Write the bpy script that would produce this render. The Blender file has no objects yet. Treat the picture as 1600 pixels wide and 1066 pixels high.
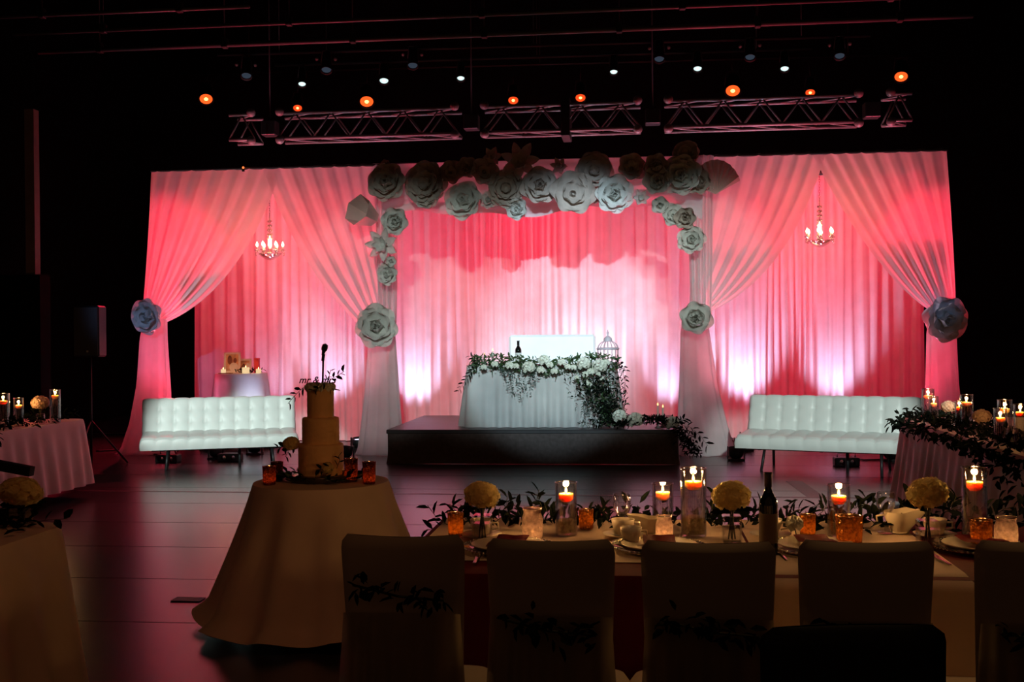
import bpy, math, random
from mathutils import Vector, Matrix, Euler

random.seed(7)
PI = math.pi
sc = bpy.context.scene
C = sc.collection

# ------------------------------------------------------------------ camera
F = 1750.0                       # focal length in pixels of the 1600 px frame
CAM = Vector((0, 0, 1.53))
YAW, PITCH, ROLL = math.radians(6.25), math.radians(0.26), math.radians(0.54)
RC = (Matrix.Rotation(YAW, 3, 'Z') @ Matrix.Rotation(PI/2 - PITCH, 3, 'X') @ Matrix.Rotation(-ROLL, 3, 'Z'))
cd = bpy.data.cameras.new('camera')
cd.sensor_width = 36.0
cd.lens = F / 1600 * 36
cd.clip_end = 200
cam = bpy.data.objects.new('camera', cd)
cam.matrix_world = Matrix.Translation(CAM) @ RC.to_4x4()
C.objects.link(cam)
sc.camera = cam

# ------------------------------------------------------------------ world, exposure
w = bpy.data.worlds.new('world')
sc.world = w
w.use_nodes = True
w.node_tree.nodes['Background'].inputs[0].default_value = (1.0, 0.42, 0.21, 1)
w.node_tree.nodes['Background'].inputs[1].default_value = 0.030
sc.view_settings.view_transform = 'Standard'
sc.view_settings.look = 'None'
sc.view_settings.exposure = 0.0
sc.view_settings.gamma = 1.0
sc.view_settings.use_curve_mapping = False
sc.cycles.use_denoising = True
sc.cycles.max_bounces = 7
sc.cycles.transparent_max_bounces = 12
sc.cycles.sample_clamp_indirect = 4.0
sc.cycles.caustics_reflective = False
sc.cycles.caustics_refractive = False

# light levels (W) used by the lamp builders further down
P_RED_TOP = 1050.0        # red lamps on the rear battens
P_RED_UP = 700.0         # red floor uplights between the drapes
P_WHITE_UP = 265.0        # cool white floor uplights
P_CANDLE = 2.7
P_CHANDELIER = 8.0
RED = (1.0, 0.022, 0.065)
COOL = (0.72, 0.66, 1.0)
MINT = (0.85, 1.0, 0.94)
WARM = (1.0, 0.50, 0.16)


def spot(name, loc, target, power, col, deg, blend=0.5, radius=0.08, parent=None):
    l = bpy.data.lights.new(name, 'SPOT')
    l.energy = power
    l.color = col
    l.spot_size = math.radians(deg)
    l.spot_blend = blend
    l.shadow_soft_size = radius
    o = bpy.data.objects.new(name, l)
    C.objects.link(o)
    if parent is None:
        d = Vector(target) - Vector(loc)
        o.location = loc
        o.rotation_euler = d.to_track_quat('-Z', 'Y').to_euler()
    else:
        o.parent = parent
        o.location = loc
    return o


def ray(px, py):
    return RC @ Vector(((px - 800) / F, (533 - py) / F, -1))


def atY(px, py, Y):
    d = ray(px, py)
    return CAM + d * (Y / d.y)


def atZ(px, py, Z):
    d = ray(px, py)
    return CAM + d * ((Z - CAM.z) / d.z)


def pxm(P):
    """pixels per metre at a world point"""
    return F / ((RC.inverted() @ (Vector(P) - CAM)).z * -1)


# front-of-house spots: high above the audience, behind the camera
FOH = (0.6, -3.0, 6.6)
spot('foh_spot_table', FOH, atY(862, 590, 14.4), 4800, (0.60, 0.90, 1.0), 8.2, 0.35, 0.12)
spot('foh_spot_table', (0.9, -3.0, 6.6), atY(890, 500, 16.0), 10500, (0.62, 0.83, 1.0), 8.6, 0.6, 0.12)
spot('foh_spot_sofa', (-4.0, -3.0, 6.6), atY(352, 668, 13.0), 9300, MINT, 6.8, 0.35, 0.12)
spot('foh_spot_sofa', (4.5, -3.0, 6.6), atY(1290, 672, 12.7), 6800, MINT, 7.4, 0.35, 0.12)
spot('foh_spot_column', (2.5, -3.0, 6.6), atY(1098, 405, 14.2), 3800, MINT, 6.2, 0.55, 0.12)
for px_, pw_ in ((610, 3000), (780, 2400), (950, 2500)):
    spot('foh_spot_wash', (px_ * 0.004 - 3.2, -3.0, 6.6), atY(px_, 505, 14.2), pw_, MINT, 11.2, 0.45, 0.12)
spot('foh_spot_rose', (-3.0, -3.0, 6.6), atY(238, 520, 14.0), 2600, (0.34, 0.52, 1.0), 4.2, 0.8, 0.10)
spot('foh_spot_rose', (4.0, -3.0, 6.6), atY(1473, 470, 14.0), 1500, (0.20, 0.50, 1.0), 1.8, 0.8, 0.10)
# added unseen warm fill spots over the left aisle and the long table
spot('warm_fill', (0.3, 0.6, 6.0), (-2.0, 5.3, 0.2), 75, (1.0, 0.38, 0.16), 32, 0.9, 0.25)
spot('warm_fill', (0.9, 3.85, 6.4), (0.9, 4.1, 0.7), 105, (1.0, 0.52, 0.22), 40, 0.8, 0.25)


# ------------------------------------------------------------------ materials
def nodes_of(name):
    m = bpy.data.materials.new(name)
    m.use_nodes = True
    nt = m.node_tree
    nt.nodes.clear()
    out = nt.nodes.new('ShaderNodeOutputMaterial')
    return m, nt, out


def noise_col(nt, col, amt, scale):
    tc = nt.nodes.new('ShaderNodeTexCoord')
    nz = nt.nodes.new('ShaderNodeTexNoise')
    nz.inputs['Scale'].default_value = scale
    nz.inputs['Detail'].default_value = 4
    nt.links.new(tc.outputs['Object'], nz.inputs['Vector'])
    rp = nt.nodes.new('ShaderNodeValToRGB')
    rp.color_ramp.elements[0].position = 0.3
    rp.color_ramp.elements[1].position = 0.7
    rp.color_ramp.elements[0].color = [max(0, c * (1 - amt)) for c in col[:3]] + [1]
    rp.color_ramp.elements[1].color = [min(1, c * (1 + amt)) for c in col[:3]] + [1]
    nt.links.new(nz.outputs['Fac'], rp.inputs['Fac'])
    return tc, rp


def mat(name, col, rough=0.6, metal=0.0, amt=0.1, scale=8.0, bump=0.0, bscale=60.0, coat=0.0, spec=0.5):
    m, nt, out = nodes_of(name)
    b = nt.nodes.new('ShaderNodeBsdfPrincipled')
    tc, rp = noise_col(nt, col, amt, scale)
    nt.links.new(rp.outputs['Color'], b.inputs['Base Color'])
    b.inputs['Roughness'].default_value = rough
    b.inputs['Metallic'].default_value = metal
    b.inputs['Coat Weight'].default_value = coat
    b.inputs['Specular IOR Level'].default_value = spec
    if bump:
        n2 = nt.nodes.new('ShaderNodeTexNoise')
        n2.inputs['Scale'].default_value = bscale
        nt.links.new(tc.outputs['Object'], n2.inputs['Vector'])
        bp = nt.nodes.new('ShaderNodeBump')
        bp.inputs['Strength'].default_value = bump
        bp.inputs['Distance'].default_value = 0.01
        nt.links.new(n2.outputs['Fac'], bp.inputs['Height'])
        nt.links.new(bp.outputs['Normal'], b.inputs['Normal'])
    nt.links.new(b.outputs[0], out.inputs[0])
    return m


def sheer(name, col, trans=0.5, clear=0.12, amt=0.05):
    """thin fabric or paper: reflects, lets light through, a little see-through"""
    m, nt, out = nodes_of(name)
    tc, rp = noise_col(nt, col, amt, 5)
    d = nt.nodes.new('ShaderNodeBsdfDiffuse')
    t = nt.nodes.new('ShaderNodeBsdfTranslucent')
    for s in (d, t):
        nt.links.new(rp.outputs['Color'], s.inputs['Color'])
    mx = nt.nodes.new('ShaderNodeMixShader')
    mx.inputs[0].default_value = trans
    nt.links.new(d.outputs[0], mx.inputs[1])
    nt.links.new(t.outputs[0], mx.inputs[2])
    last = mx
    if clear > 0:
        tr = nt.nodes.new('ShaderNodeBsdfTransparent')
        m2 = nt.nodes.new('ShaderNodeMixShader')
        m2.inputs[0].default_value = clear
        nt.links.new(mx.outputs[0], m2.inputs[1])
        nt.links.new(tr.outputs[0], m2.inputs[2])
        last = m2
    nt.links.new(last.outputs[0], out.inputs[0])
    return m


def glow(name, col, strength):
    m, nt, out = nodes_of(name)
    e = nt.nodes.new('ShaderNodeEmission')
    tc, rp = noise_col(nt, col, 0.05, 3)
    nt.links.new(rp.outputs['Color'], e.inputs[0])
    e.inputs[1].default_value = strength
    nt.links.new(e.outputs[0], out.inputs[0])
    return m


def glassy(name, tint=(1, 1, 1), base=0.06, rough=0.03, bump=0.0):
    """thin clear glass: mostly see-through, mirror-like at its edges"""
    m, nt, out = nodes_of(name)
    tr = nt.nodes.new('ShaderNodeBsdfTransparent')
    tr.inputs[0].default_value = (*tint, 1)
    gl = nt.nodes.new('ShaderNodeBsdfGlossy')
    gl.inputs['Roughness'].default_value = rough
    lw = nt.nodes.new('ShaderNodeLayerWeight')
    lw.inputs[0].default_value = 0.32
    mp = nt.nodes.new('ShaderNodeMapRange')
    mp.inputs[3].default_value = base
    mp.inputs[4].default_value = 0.75
    nt.links.new(lw.outputs['Facing'], mp.inputs[0])
    if bump:
        n2 = nt.nodes.new('ShaderNodeTexVoronoi')
        n2.inputs['Scale'].default_value = 90
        tc = nt.nodes.new('ShaderNodeTexCoord')
        nt.links.new(tc.outputs['Object'], n2.inputs['Vector'])
        bp = nt.nodes.new('ShaderNodeBump')
        bp.inputs['Strength'].default_value = bump
        bp.inputs['Distance'].default_value = 0.01
        nt.links.new(n2.outputs['Distance'], bp.inputs['Height'])
        nt.links.new(bp.outputs['Normal'], gl.inputs['Normal'])
    mx = nt.nodes.new('ShaderNodeMixShader')
    nt.links.new(mp.outputs[0], mx.inputs[0])
    nt.links.new(tr.outputs[0], mx.inputs[1])
    nt.links.new(gl.outputs[0], mx.inputs[2])
    nt.links.new(mx.outputs[0], out.inputs[0])
    return m


def lit_glass(name, col, clear=0.25, trans=0.55, bump=0.8):
    """coloured translucent glass with a pebbled surface"""
    m, nt, out = nodes_of(name)
    tc, rp = noise_col(nt, col, 0.35, 70)
    t = nt.nodes.new('ShaderNodeBsdfTranslucent')
    g = nt.nodes.new('ShaderNodeBsdfGlossy')
    g.inputs['Roughness'].default_value = 0.15
    tr = nt.nodes.new('ShaderNodeBsdfTransparent')
    vo = nt.nodes.new('ShaderNodeTexVoronoi')
    vo.inputs['Scale'].default_value = 110
    nt.links.new(tc.outputs['Object'], vo.inputs['Vector'])
    bp = nt.nodes.new('ShaderNodeBump')
    bp.inputs['Strength'].default_value = bump
    bp.inputs['Distance'].default_value = 0.008
    nt.links.new(vo.outputs['Distance'], bp.inputs['Height'])
    for s in (t, g):
        nt.links.new(rp.outputs['Color'], s.inputs['Color'])
        nt.links.new(bp.outputs['Normal'], s.inputs['Normal'])
    nt.links.new(rp.outputs['Color'], tr.inputs[0])
    m1 = nt.nodes.new('ShaderNodeMixShader')
    m1.inputs[0].default_value = trans
    nt.links.new(g.outputs[0], m1.inputs[1])
    nt.links.new(t.outputs[0], m1.inputs[2])
    m2 = nt.nodes.new('ShaderNodeMixShader')
    m2.inputs[0].default_value = clear
    nt.links.new(m1.outputs[0], m2.inputs[1])
    nt.links.new(tr.outputs[0], m2.inputs[2])
    nt.links.new(m2.outputs[0], out.inputs[0])
    return m


M = {}
M['black_wall'] = mat('black_wall', (0.004, 0.004, 0.004), 0.9, spec=0.1)
M['floor_base'] = mat('floor_base', (0.004, 0.003, 0.003), 0.8, spec=0.2)
M['floor'] = mat('floor_panel', (0.034, 0.027, 0.029), 0.27, amt=0.25, scale=1.6, bump=0.03, bscale=7, spec=1.0)
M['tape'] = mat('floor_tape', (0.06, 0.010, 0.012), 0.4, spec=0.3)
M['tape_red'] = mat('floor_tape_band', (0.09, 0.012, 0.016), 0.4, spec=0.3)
M['drape_back'] = sheer('white_backdrop_fabric', (0.86, 0.85, 0.87), 0.45, 0.0)
M['drape_front'] = sheer('white_sheer_fabric', (0.88, 0.87, 0.89), 0.55, 0.10)
M['swag'] = sheer('white_swag_fabric', (0.86, 0.85, 0.88), 0.22, 0.0)
M['tulle'] = sheer('tulle', (0.80, 0.80, 0.80), 0.35, 0.0)
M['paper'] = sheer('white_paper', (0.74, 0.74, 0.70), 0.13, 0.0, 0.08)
M['paper_shaded'] = sheer('shaded_paper', (0.58, 0.50, 0.44), 0.13, 0.0, 0.1)  # darker copy of the white paper; shade at the arch top put in its colour
M['cloth_white'] = mat('white_tablecloth', (0.78, 0.74, 0.68), 0.85, amt=0.05, scale=4, spec=0.1)
M['cloth_ivory'] = mat('ivory_tablecloth', (0.76, 0.58, 0.44), 0.85, amt=0.06, scale=4, spec=0.1)
M['cloth_blush'] = mat('blush_tablecloth', (0.72, 0.60, 0.58), 0.85, amt=0.08, scale=4, spec=0.1)
M['cloth_satin'] = mat('white_satin', (0.80, 0.80, 0.86), 0.32, amt=0.05, scale=4)
M['burgundy'] = mat('burgundy_cloth', (0.12, 0.006, 0.010), 0.8, amt=0.15, scale=9, spec=0.15)
M['cover'] = mat('chair_cover_fabric', (0.62, 0.54, 0.42), 0.85, amt=0.08, scale=5, spec=0.1)
M['seat_cover'] = mat('chair_seat_fabric', (0.78, 0.66, 0.48), 0.85, amt=0.06, scale=5, spec=0.1)
M['chair_tulle'] = sheer('chair_tulle', (0.60, 0.52, 0.40), 0.45, 0.15)
M['leather'] = mat('white_leather', (0.80, 0.84, 0.82), 0.42, amt=0.03, scale=4)
M['chrome'] = mat('chrome', (0.55, 0.55, 0.57), 0.2, 1.0)
M['dark_metal'] = mat('dark_metal', (0.03, 0.03, 0.032), 0.4, 0.6)
M['black_plastic'] = mat('black_plastic', (0.010, 0.010, 0.011), 0.5, spec=0.3)
M['speaker'] = mat('speaker_grille', (0.030, 0.028, 0.028), 0.6, bump=0.3, bscale=200)
M['alu'] = mat('truss_aluminium', (0.15, 0.13, 0.13), 0.5, 0.3)
M['pipe'] = mat('steel_pipe', (0.10, 0.10, 0.10), 0.5, 0.3)
M['carpet'] = mat('riser_carpet', (0.120, 0.088, 0.084), 0.75, amt=0.2, scale=20, spec=0.25)
M['riser_top'] = mat('riser_top', (0.050, 0.042, 0.046), 0.38, amt=0.2, scale=5)
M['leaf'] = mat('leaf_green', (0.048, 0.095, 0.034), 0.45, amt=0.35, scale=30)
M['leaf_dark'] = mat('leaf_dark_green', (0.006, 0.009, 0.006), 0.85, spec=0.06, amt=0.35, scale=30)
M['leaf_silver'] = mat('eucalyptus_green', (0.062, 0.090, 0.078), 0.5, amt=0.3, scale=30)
M['stem'] = mat('stem', (0.04, 0.045, 0.02), 0.6)
M['rose_white'] = mat('white_rose', (0.80, 0.80, 0.70), 0.6, amt=0.06)
M['bloom'] = sheer('ivory_bloom', (0.98, 0.80, 0.40), 0.5, 0.0, 0.10)
M['bloom_pink'] = mat('blush_bloom', (0.72, 0.50, 0.36), 0.7, amt=0.12, scale=25)
M['cake'] = mat('buttercream', (0.88, 0.52, 0.22), 0.6, amt=0.06, scale=12, bump=0.25, bscale=45)
M['cake_board'] = mat('cake_board', (0.05, 0.03, 0.02), 0.3, amt=0.3)
M['wax'] = mat('candle_wax', (0.95, 0.62, 0.26), 0.45, amt=0.04)
b_ = [n for n in M['wax'].node_tree.nodes if n.type == 'BSDF_PRINCIPLED'][0]
b_.inputs['Subsurface Weight'].default_value = 1.0
b_.inputs['Subsurface Radius'].default_value = (0.030, 0.014, 0.005)
b_.inputs['Subsurface Scale'].default_value = 1.0
M['wax_white'] = mat('white_wax', (0.85, 0.82, 0.76), 0.45, amt=0.04)
M['wax_lit'] = glow('lit_candle_wax', (1.0, 0.30, 0.06), 0.75)
M['flame'] = glow('candle_flame', (1.0, 0.52, 0.13), 16.0)
M['flame_small'] = glow('tealight_flame', (1.0, 0.45, 0.10), 7.0)
M['bulb'] = glow('chandelier_bulb', (1.0, 0.72, 0.38), 14.0)
M['glass'] = glassy('clear_glass')
M['water'] = glassy('water', (0.93, 0.93, 0.95), 0.10, 0.02)
M['crystal'] = glassy('crystal', (1, 0.95, 0.88), 0.35, 0.08)
M['beads'] = lit_glass('crystal_beads', (0.95, 0.66, 0.36), 0.15, 0.45)
M['mercury'] = lit_glass('mercury_glass', (0.62, 0.30, 0.08), 0.10, 0.40)
M['copper'] = lit_glass('copper_glass', (0.38, 0.12, 0.06), 0.10, 0.40)
M['frosted'] = lit_glass('frosted_glass', (0.55, 0.38, 0.34), 0.12, 0.7, 0.3)
M['porcelain'] = mat('porcelain', (0.80, 0.70, 0.54), 0.3, amt=0.02)
M['silver'] = mat('silver', (0.75, 0.68, 0.58), 0.18, 1.0)
M['bottle'] = mat('dark_bottle_glass', (0.006, 0.007, 0.006), 0.08, coat=0.6)
M['bottle_label'] = mat('bottle_label', (0.16, 0.11, 0.07), 0.6)
M['bottle_label_white'] = mat('bottle_label_white', (0.75, 0.75, 0.72), 0.6)
M['bottle_cap'] = mat('bottle_foil', (0.01, 0.008, 0.008), 0.35)
M['white_wire'] = mat('white_wire', (0.42, 0.37, 0.40), 0.5)
M['red_box'] = mat('red_card', (0.55, 0.008, 0.03), 0.5)
M['photo_frame'] = mat('photo_frame', (0.80, 0.74, 0.72), 0.4)
M['photo'] = mat('photo_print', (0.62, 0.34, 0.22), 0.4, amt=0.5, scale=9)
M['photo_dark'] = mat('photo_dark_shape', (0.20, 0.07, 0.05), 0.4, amt=0.3, scale=12)
M['photo_white'] = mat('photo_pale_shape', (0.75, 0.68, 0.70), 0.4, amt=0.1, scale=12)
M['wood_tray'] = mat('wood_tray', (0.25, 0.10, 0.05), 0.5, amt=0.3, scale=14)
M['lens_red'] = glow('red_lamp_lens', (1.0, 0.085, 0.012), 1.8)
M['lens_hot'] = glow('red_lamp_core', (1.0, 0.40, 0.10), 5.0)
M['lens_red_dim'] = glow('red_lamp_lens_dim', (1.0, 0.075, 0.012), 1.1)
M['lens_white'] = glow('white_lamp_lens', (0.62, 0.82, 0.80), 1.3)
M['lens_white_hot'] = glow('white_lamp_core', (0.85, 1.0, 0.98), 4.0)
M['lens_blue'] = glow('dim_lamp_lens', (0.08, 0.11, 0.16), 0.35)  # faint glow put into the lenses of the unlit lamps
M['lens_up'] = glow('uplight_lens', (0.80, 0.75, 1.0), 2.0)
M['pin_red'] = glow('indicator_light', (1.0, 0.16, 0.04), 2.0)


# ------------------------------------------------------------------ mesh helpers
class MB:
    def __init__(s):
        s.v, s.f = [], []

    def add(s, vs, fs):
        o = len(s.v)
        s.v += [tuple(p) for p in vs]
        s.f += [tuple(i + o for i in q) for q in fs]
        return s

    def box(s, c, h, rot=None, bev=0.0):
        """box with centre c, half sizes h; bev chamfers every edge"""
        c = Vector(c)
        if bev <= 0:
            vs = [Vector((x * h[0], y * h[1], z * h[2])) for x in (-1, 1) for y in (-1, 1) for z in (-1, 1)]
            fs = [(0, 1, 3, 2), (4, 6, 7, 5), (0, 4, 5, 1), (2, 3, 7, 6), (0, 2, 6, 4), (1, 5, 7, 3)]
        else:
            vs, idx = [], {}
            b = min(bev, min(h) * 0.95)
            for x in (-1, 1):
                for y in (-1, 1):
                    for z in (-1, 1):
                        for a in range(3):
                            p = [x * (h[0] - b), y * (h[1] - b), z * (h[2] - b)]
                            p[a] = (x, y, z)[a] * h[a]
                            idx[(x, y, z, a)] = len(vs)
                            vs.append(Vector(p))
            fs = []
            for a in range(3):
                b1, b2 = (a + 1) % 3, (a + 2) % 3
                for sg in (-1, 1):
                    q = []
                    for (u, v_) in ((-1, -1), (1, -1), (1, 1), (-1, 1)):
                        k = [0, 0, 0]
                        k[a], k[b1], k[b2] = sg, u, v_
                        q.append(idx[(*k, a)])
                    fs.append(tuple(q) if sg > 0 else tuple(reversed(q)))
            for a in range(3):                       # edge chamfers along axis a
                b1, b2 = (a + 1) % 3, (a + 2) % 3
                for u in (-1, 1):
                    for v_ in (-1, 1):
                        def K(t, ax):
                            k = [0, 0, 0]
                            k[a], k[b1], k[b2] = t, u, v_
                            return idx[(*k, ax)]
                        q = (K(-1, b1), K(1, b1), K(1, b2), K(-1, b2))
                        fs.append(q if u * v_ > 0 else tuple(reversed(q)))
            for x in (-1, 1):
                for y in (-1, 1):
                    for z in (-1, 1):
                        q = tuple(idx[(x, y, z, a)] for a in range(3))
                        fs.append(q if x * y * z > 0 else tuple(reversed(q)))
        if rot is not None:
            vs = [rot @ p for p in vs]
        return s.add([p + c for p in vs], fs)

    def lathe(s, prof, n=24, c=(0, 0, 0), cap0=True, cap1=True, sx=1, sy=1):
        """profile of (radius, z)"""
        o = len(s.v)
        cx, cy, cz = c
        for r, z in prof:
            for k in range(n):
                a = 2 * PI * k / n
                s.v.append((cx + r * sx * math.cos(a), cy + r * sy * math.sin(a), cz + z))
        for i in range(len(prof) - 1):
            for k in range(n):
                k2 = (k + 1) % n
                s.f.append((o + i*n + k, o + i*n + k2, o + (i+1)*n + k2, o + (i+1)*n + k))
        if cap0:
            s.f.append(tuple(o + k for k in reversed(range(n))))
        if cap1:
            s.f.append(tuple(o + (len(prof)-1)*n + k for k in range(n)))
        return s

    def tube(s, pts, r, n=8, cap=True):
        pts = [Vector(p) for p in pts]
        rs = r if isinstance(r, (list, tuple)) else [r] * len(pts)
        o = len(s.v)
        up = None
        for i, p in enumerate(pts):
            t = (pts[min(i+1, len(pts)-1)] - pts[max(i-1, 0)]).normalized()
            if up is None:
                up = t.orthogonal().normalized()
            up = (up - t * up.dot(t))
            if up.length < 1e-5:
                up = t.orthogonal()
            up.normalize()
            sd = t.cross(up)
            for k in range(n):
                a = 2 * PI * k / n
                s.v.append(tuple(p + (up * math.cos(a) + sd * math.sin(a)) * rs[i]))
        for i in range(len(pts) - 1):
            for k in range(n):
                k2 = (k + 1) % n
                s.f.append((o + i*n + k, o + i*n + k2, o + (i+1)*n + k2, o + (i+1)*n + k))
        if cap:
            s.f.append(tuple(o + k for k in reversed(range(n))))
            s.f.append(tuple(o + (len(pts)-1)*n + k for k in range(n)))
        return s

    def grid(s, fn, nu, nv, wrap=False):
        o = len(s.v)
        for j in range(nv + 1):
            for i in range(nu + (0 if wrap else 1)):
                s.v.append(tuple(fn(i / nu, j / nv)))
        W = nu if wrap else nu + 1
        for j in range(nv):
            for i in range(nu):
                i2 = (i + 1) % nu if wrap else i + 1
                s.f.append((o + j*W + i, o + j*W + i2, o + (j+1)*W + i2, o + (j+1)*W + i))
        return s

    def ball(s, c, r, n=10, m=7, sz=1.0):
        prof = []
        for j in range(m + 1):
            a = -PI/2 + PI * j / m
            prof.append((max(1e-4, r * math.cos(a)), r * sz * math.sin(a)))
        return s.lathe(prof, n, c, False, False)

    def mesh(s, name, m, smooth=True):
        me = bpy.data.meshes.new(name)
        me.from_pydata(s.v, [], s.f)
        me.materials.append(m)
        if smooth:
            me.polygons.foreach_set('use_smooth', [True] * len(me.polygons))
        me.update()
        return me

    def obj(s, name, m, parent=None, loc=None, smooth=True, sharp=None):
        me = s.mesh(name, m, smooth)
        if smooth and sharp:
            me.set_sharp_from_angle(angle=math.radians(sharp))
        o = bpy.data.objects.new(name, me)
        C.objects.link(o)
        if parent:
            o.parent = parent
        if loc is not None:
            o.location = loc
        return o


def tag(o, label, cat, group=None, kind=None):
    o['label'] = label
    o['category'] = cat
    if group:
        o['group'] = group
    if kind:
        o['kind'] = kind
    return o


def thing(name, label, cat, loc=(0, 0, 0), rot=(0, 0, 0), group=None):
    o = bpy.data.objects.new(name, None)
    o.empty_display_size = 0.1
    C.objects.link(o)
    o.location = loc
    o.rotation_euler = rot
    return tag(o, label, cat, group)


def piece(name, me, parent, mtx=None):
    o = bpy.data.objects.new(name, me)
    C.objects.link(o)
    o.parent = parent
    if mtx is not None:
        o.matrix_local = mtx
    return o


def struct(o):
    o['kind'] = 'structure'
    return o


def point(loc, power, col, radius, parent=None, name='candle_light'):
    l = bpy.data.lights.new(name, 'POINT')
    l.energy = power
    l.color = col
    l.shadow_soft_size = radius
    o = bpy.data.objects.new(name, l)
    C.objects.link(o)
    o.location = loc
    if parent:
        o.parent = parent
    return o


# ================================================================== SETTING
fl = struct(MB().box((0, 8.5, -0.06), (10.5, 14.5, 0.05)).obj('floor', M['floor_base'], smooth=False))
PW, PD, GAP = 20.8, 1.058, 0.004
panel = MB().box((0, 0, -0.008), (PW/2 - GAP, PD/2 - GAP, 0.008), bev=0.002).mesh('floor_panel', M['floor'], False)
for j in range(3, 17):
    o = piece('floor_panel', panel, fl)
    o.location = (0, j * PD - 0.02, 0)
far = MB().box((0, 20, -0.008), (10.4, 2.36, 0.008)).obj('floor_far_section', M['floor'], fl, smooth=False)
near = MB().box((0, -1.6, -0.008), (10.4, 4.2, 0.008)).obj('floor_near_section', M['floor'], fl, smooth=False)

struct(MB().box((0, 22.6, 4), (10.5, 0.1, 4.2)).obj('wall_back', M['black_wall'], smooth=False))
struct(MB().box((-10.5, 8.5, 4), (0.1, 14.5, 4.2)).obj('wall_left', M['black_wall'], smooth=False))
struct(MB().box((10.5, 8.5, 4), (0.1, 14.5, 4.2)).obj('wall_right', M['black_wall'], smooth=False))
struct(MB().box((0, 8.5, 8.2), (10.6, 14.5, 0.1)).obj('ceiling', M['black_wall'], smooth=False))

# marking tape on the floor
def tape(x0, y0, x1, y1, wd, m, name='floor_tape'):
    a, b = atZ(x0, y0, 0), atZ(x1, y1, 0)
    d = (b - a).normalized()
    n = Vector((-d.y, d.x, 0)) * wd / 2
    z = 0.0015
    mb = MB()
    vs = []
    for zz in (0.0003, z):
        for p in (a - n, b - n, b + n, a + n):
            vs.append((p.x, p.y, zz))
    mb.add(vs, [(4, 5, 6, 7), (0, 3, 2, 1), (0, 1, 5, 4), (1, 2, 6, 5), (2, 3, 7, 6), (3, 0, 4, 7)])
    return mb.obj(name, m, fl, smooth=False)
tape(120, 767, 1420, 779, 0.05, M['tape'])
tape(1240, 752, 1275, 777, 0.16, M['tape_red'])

# dim vertical post and low dark partition at the far left
pp = atY(52, 430, 13.0)
struct(MB().box((pp.x, 13.0, (pp.z + 4.35) / 2), (0.06, 0.06, (4.35 - pp.z) / 2)).obj('trim_1', mat('painted_post', (0.22, 0.15, 0.15), 0.7), smooth=False))
struct(MB().box((pp.x - 2.4, 13.0, pp.z / 2), (2.55, 0.12, pp.z / 2)).obj('wall_partition', M['black_wall'], smooth=False))

# ================================================================== DRAPERY
YB, YF = 16.15, 14.3
ZT = 3.78

def backdrape(name, x0, x1, label, seed, y=YB):
    rnd = random.Random(seed)
    a, b = atY(x0, 600, y).x, atY(x1, 600, y).x
    n = int((b - a) / 0.022)
    # fold profile: sum of pleats with drifting pitch
    ph, prof = 0.0, []
    for i in range(n + 1):
        ph += (b - a) / n / (0.13 + 0.07 * math.sin(i * 0.031 + seed) + 0.05 * rnd.random()) * 2 * PI
        prof.append(0.026 * math.sin(ph) + 0.018 * math.sin(ph * 0.37 + seed) + 0.010 * math.sin(ph * 2.3))
    def fn(u, v):
        i = int(round(u * n))
        k = 0.75 + 0.35 * v
        return (a + (b - a) * u + 0.012 * math.sin(v * 5 + u * 40), y + prof[i] * k, ZT - v * (ZT - 0.01))
    o = MB().grid(fn, n, 14).obj(name, M['drape_back'])
    return tag(o, label, 'drape', 'white backdrop drapes')

backdrape('backdrop_drape', 303, 604, 'tall white pleated backdrop lit red behind the left chandelier', 1)
backdrape('backdrop_drape', 600, 1088, 'wide white pleated backdrop lit pink and white behind head table', 2)
backdrape('backdrop_drape', 1084, 1447, 'tall white pleated backdrop lit red behind the right chandelier', 3)


def bez(p0, p1, p2, t):
    return p0 * (1-t)**2 + p1 * 2*t*(1-t) + p2 * t*t


def swept(parent, T0, T1, c0, c1, E0, E1, nf, amp, seed, y=YF):
    T0, T1, c0, c1, E0, E1 = [atY(p[0], p[1], y) for p in (T0, T1, c0, c1, E0, E1)]
    rnd = random.Random(seed)
    phs = [rnd.random() * 6 for _ in range(4)]
    def fn(u, v):
        k = u ** 1.35                               # strings crowd toward the free edge
        p = bez(T0.lerp(T1, u), c0.lerp(c1, k), E0.lerp(E1, k), v)
        edge = min(1, (1 - u) * 9)
        f = math.sin(2*PI*nf*u + 2.2*math.sin(5*u + phs[0])) * amp * edge
        f += 0.2 * amp * math.sin(2*PI*nf*2.3*u + phs[1]) * edge
        f *= (0.55 + 0.45 * math.sin(PI * min(1, v * 1.1)))
        f += -0.10 * math.sin(PI * v) * u            # belly of the free edge
        return (p.x, p.y + f, p.z)
    return MB().grid(fn, nf * 12, 30).obj('swept_panel', M['drape_front'], parent)


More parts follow.
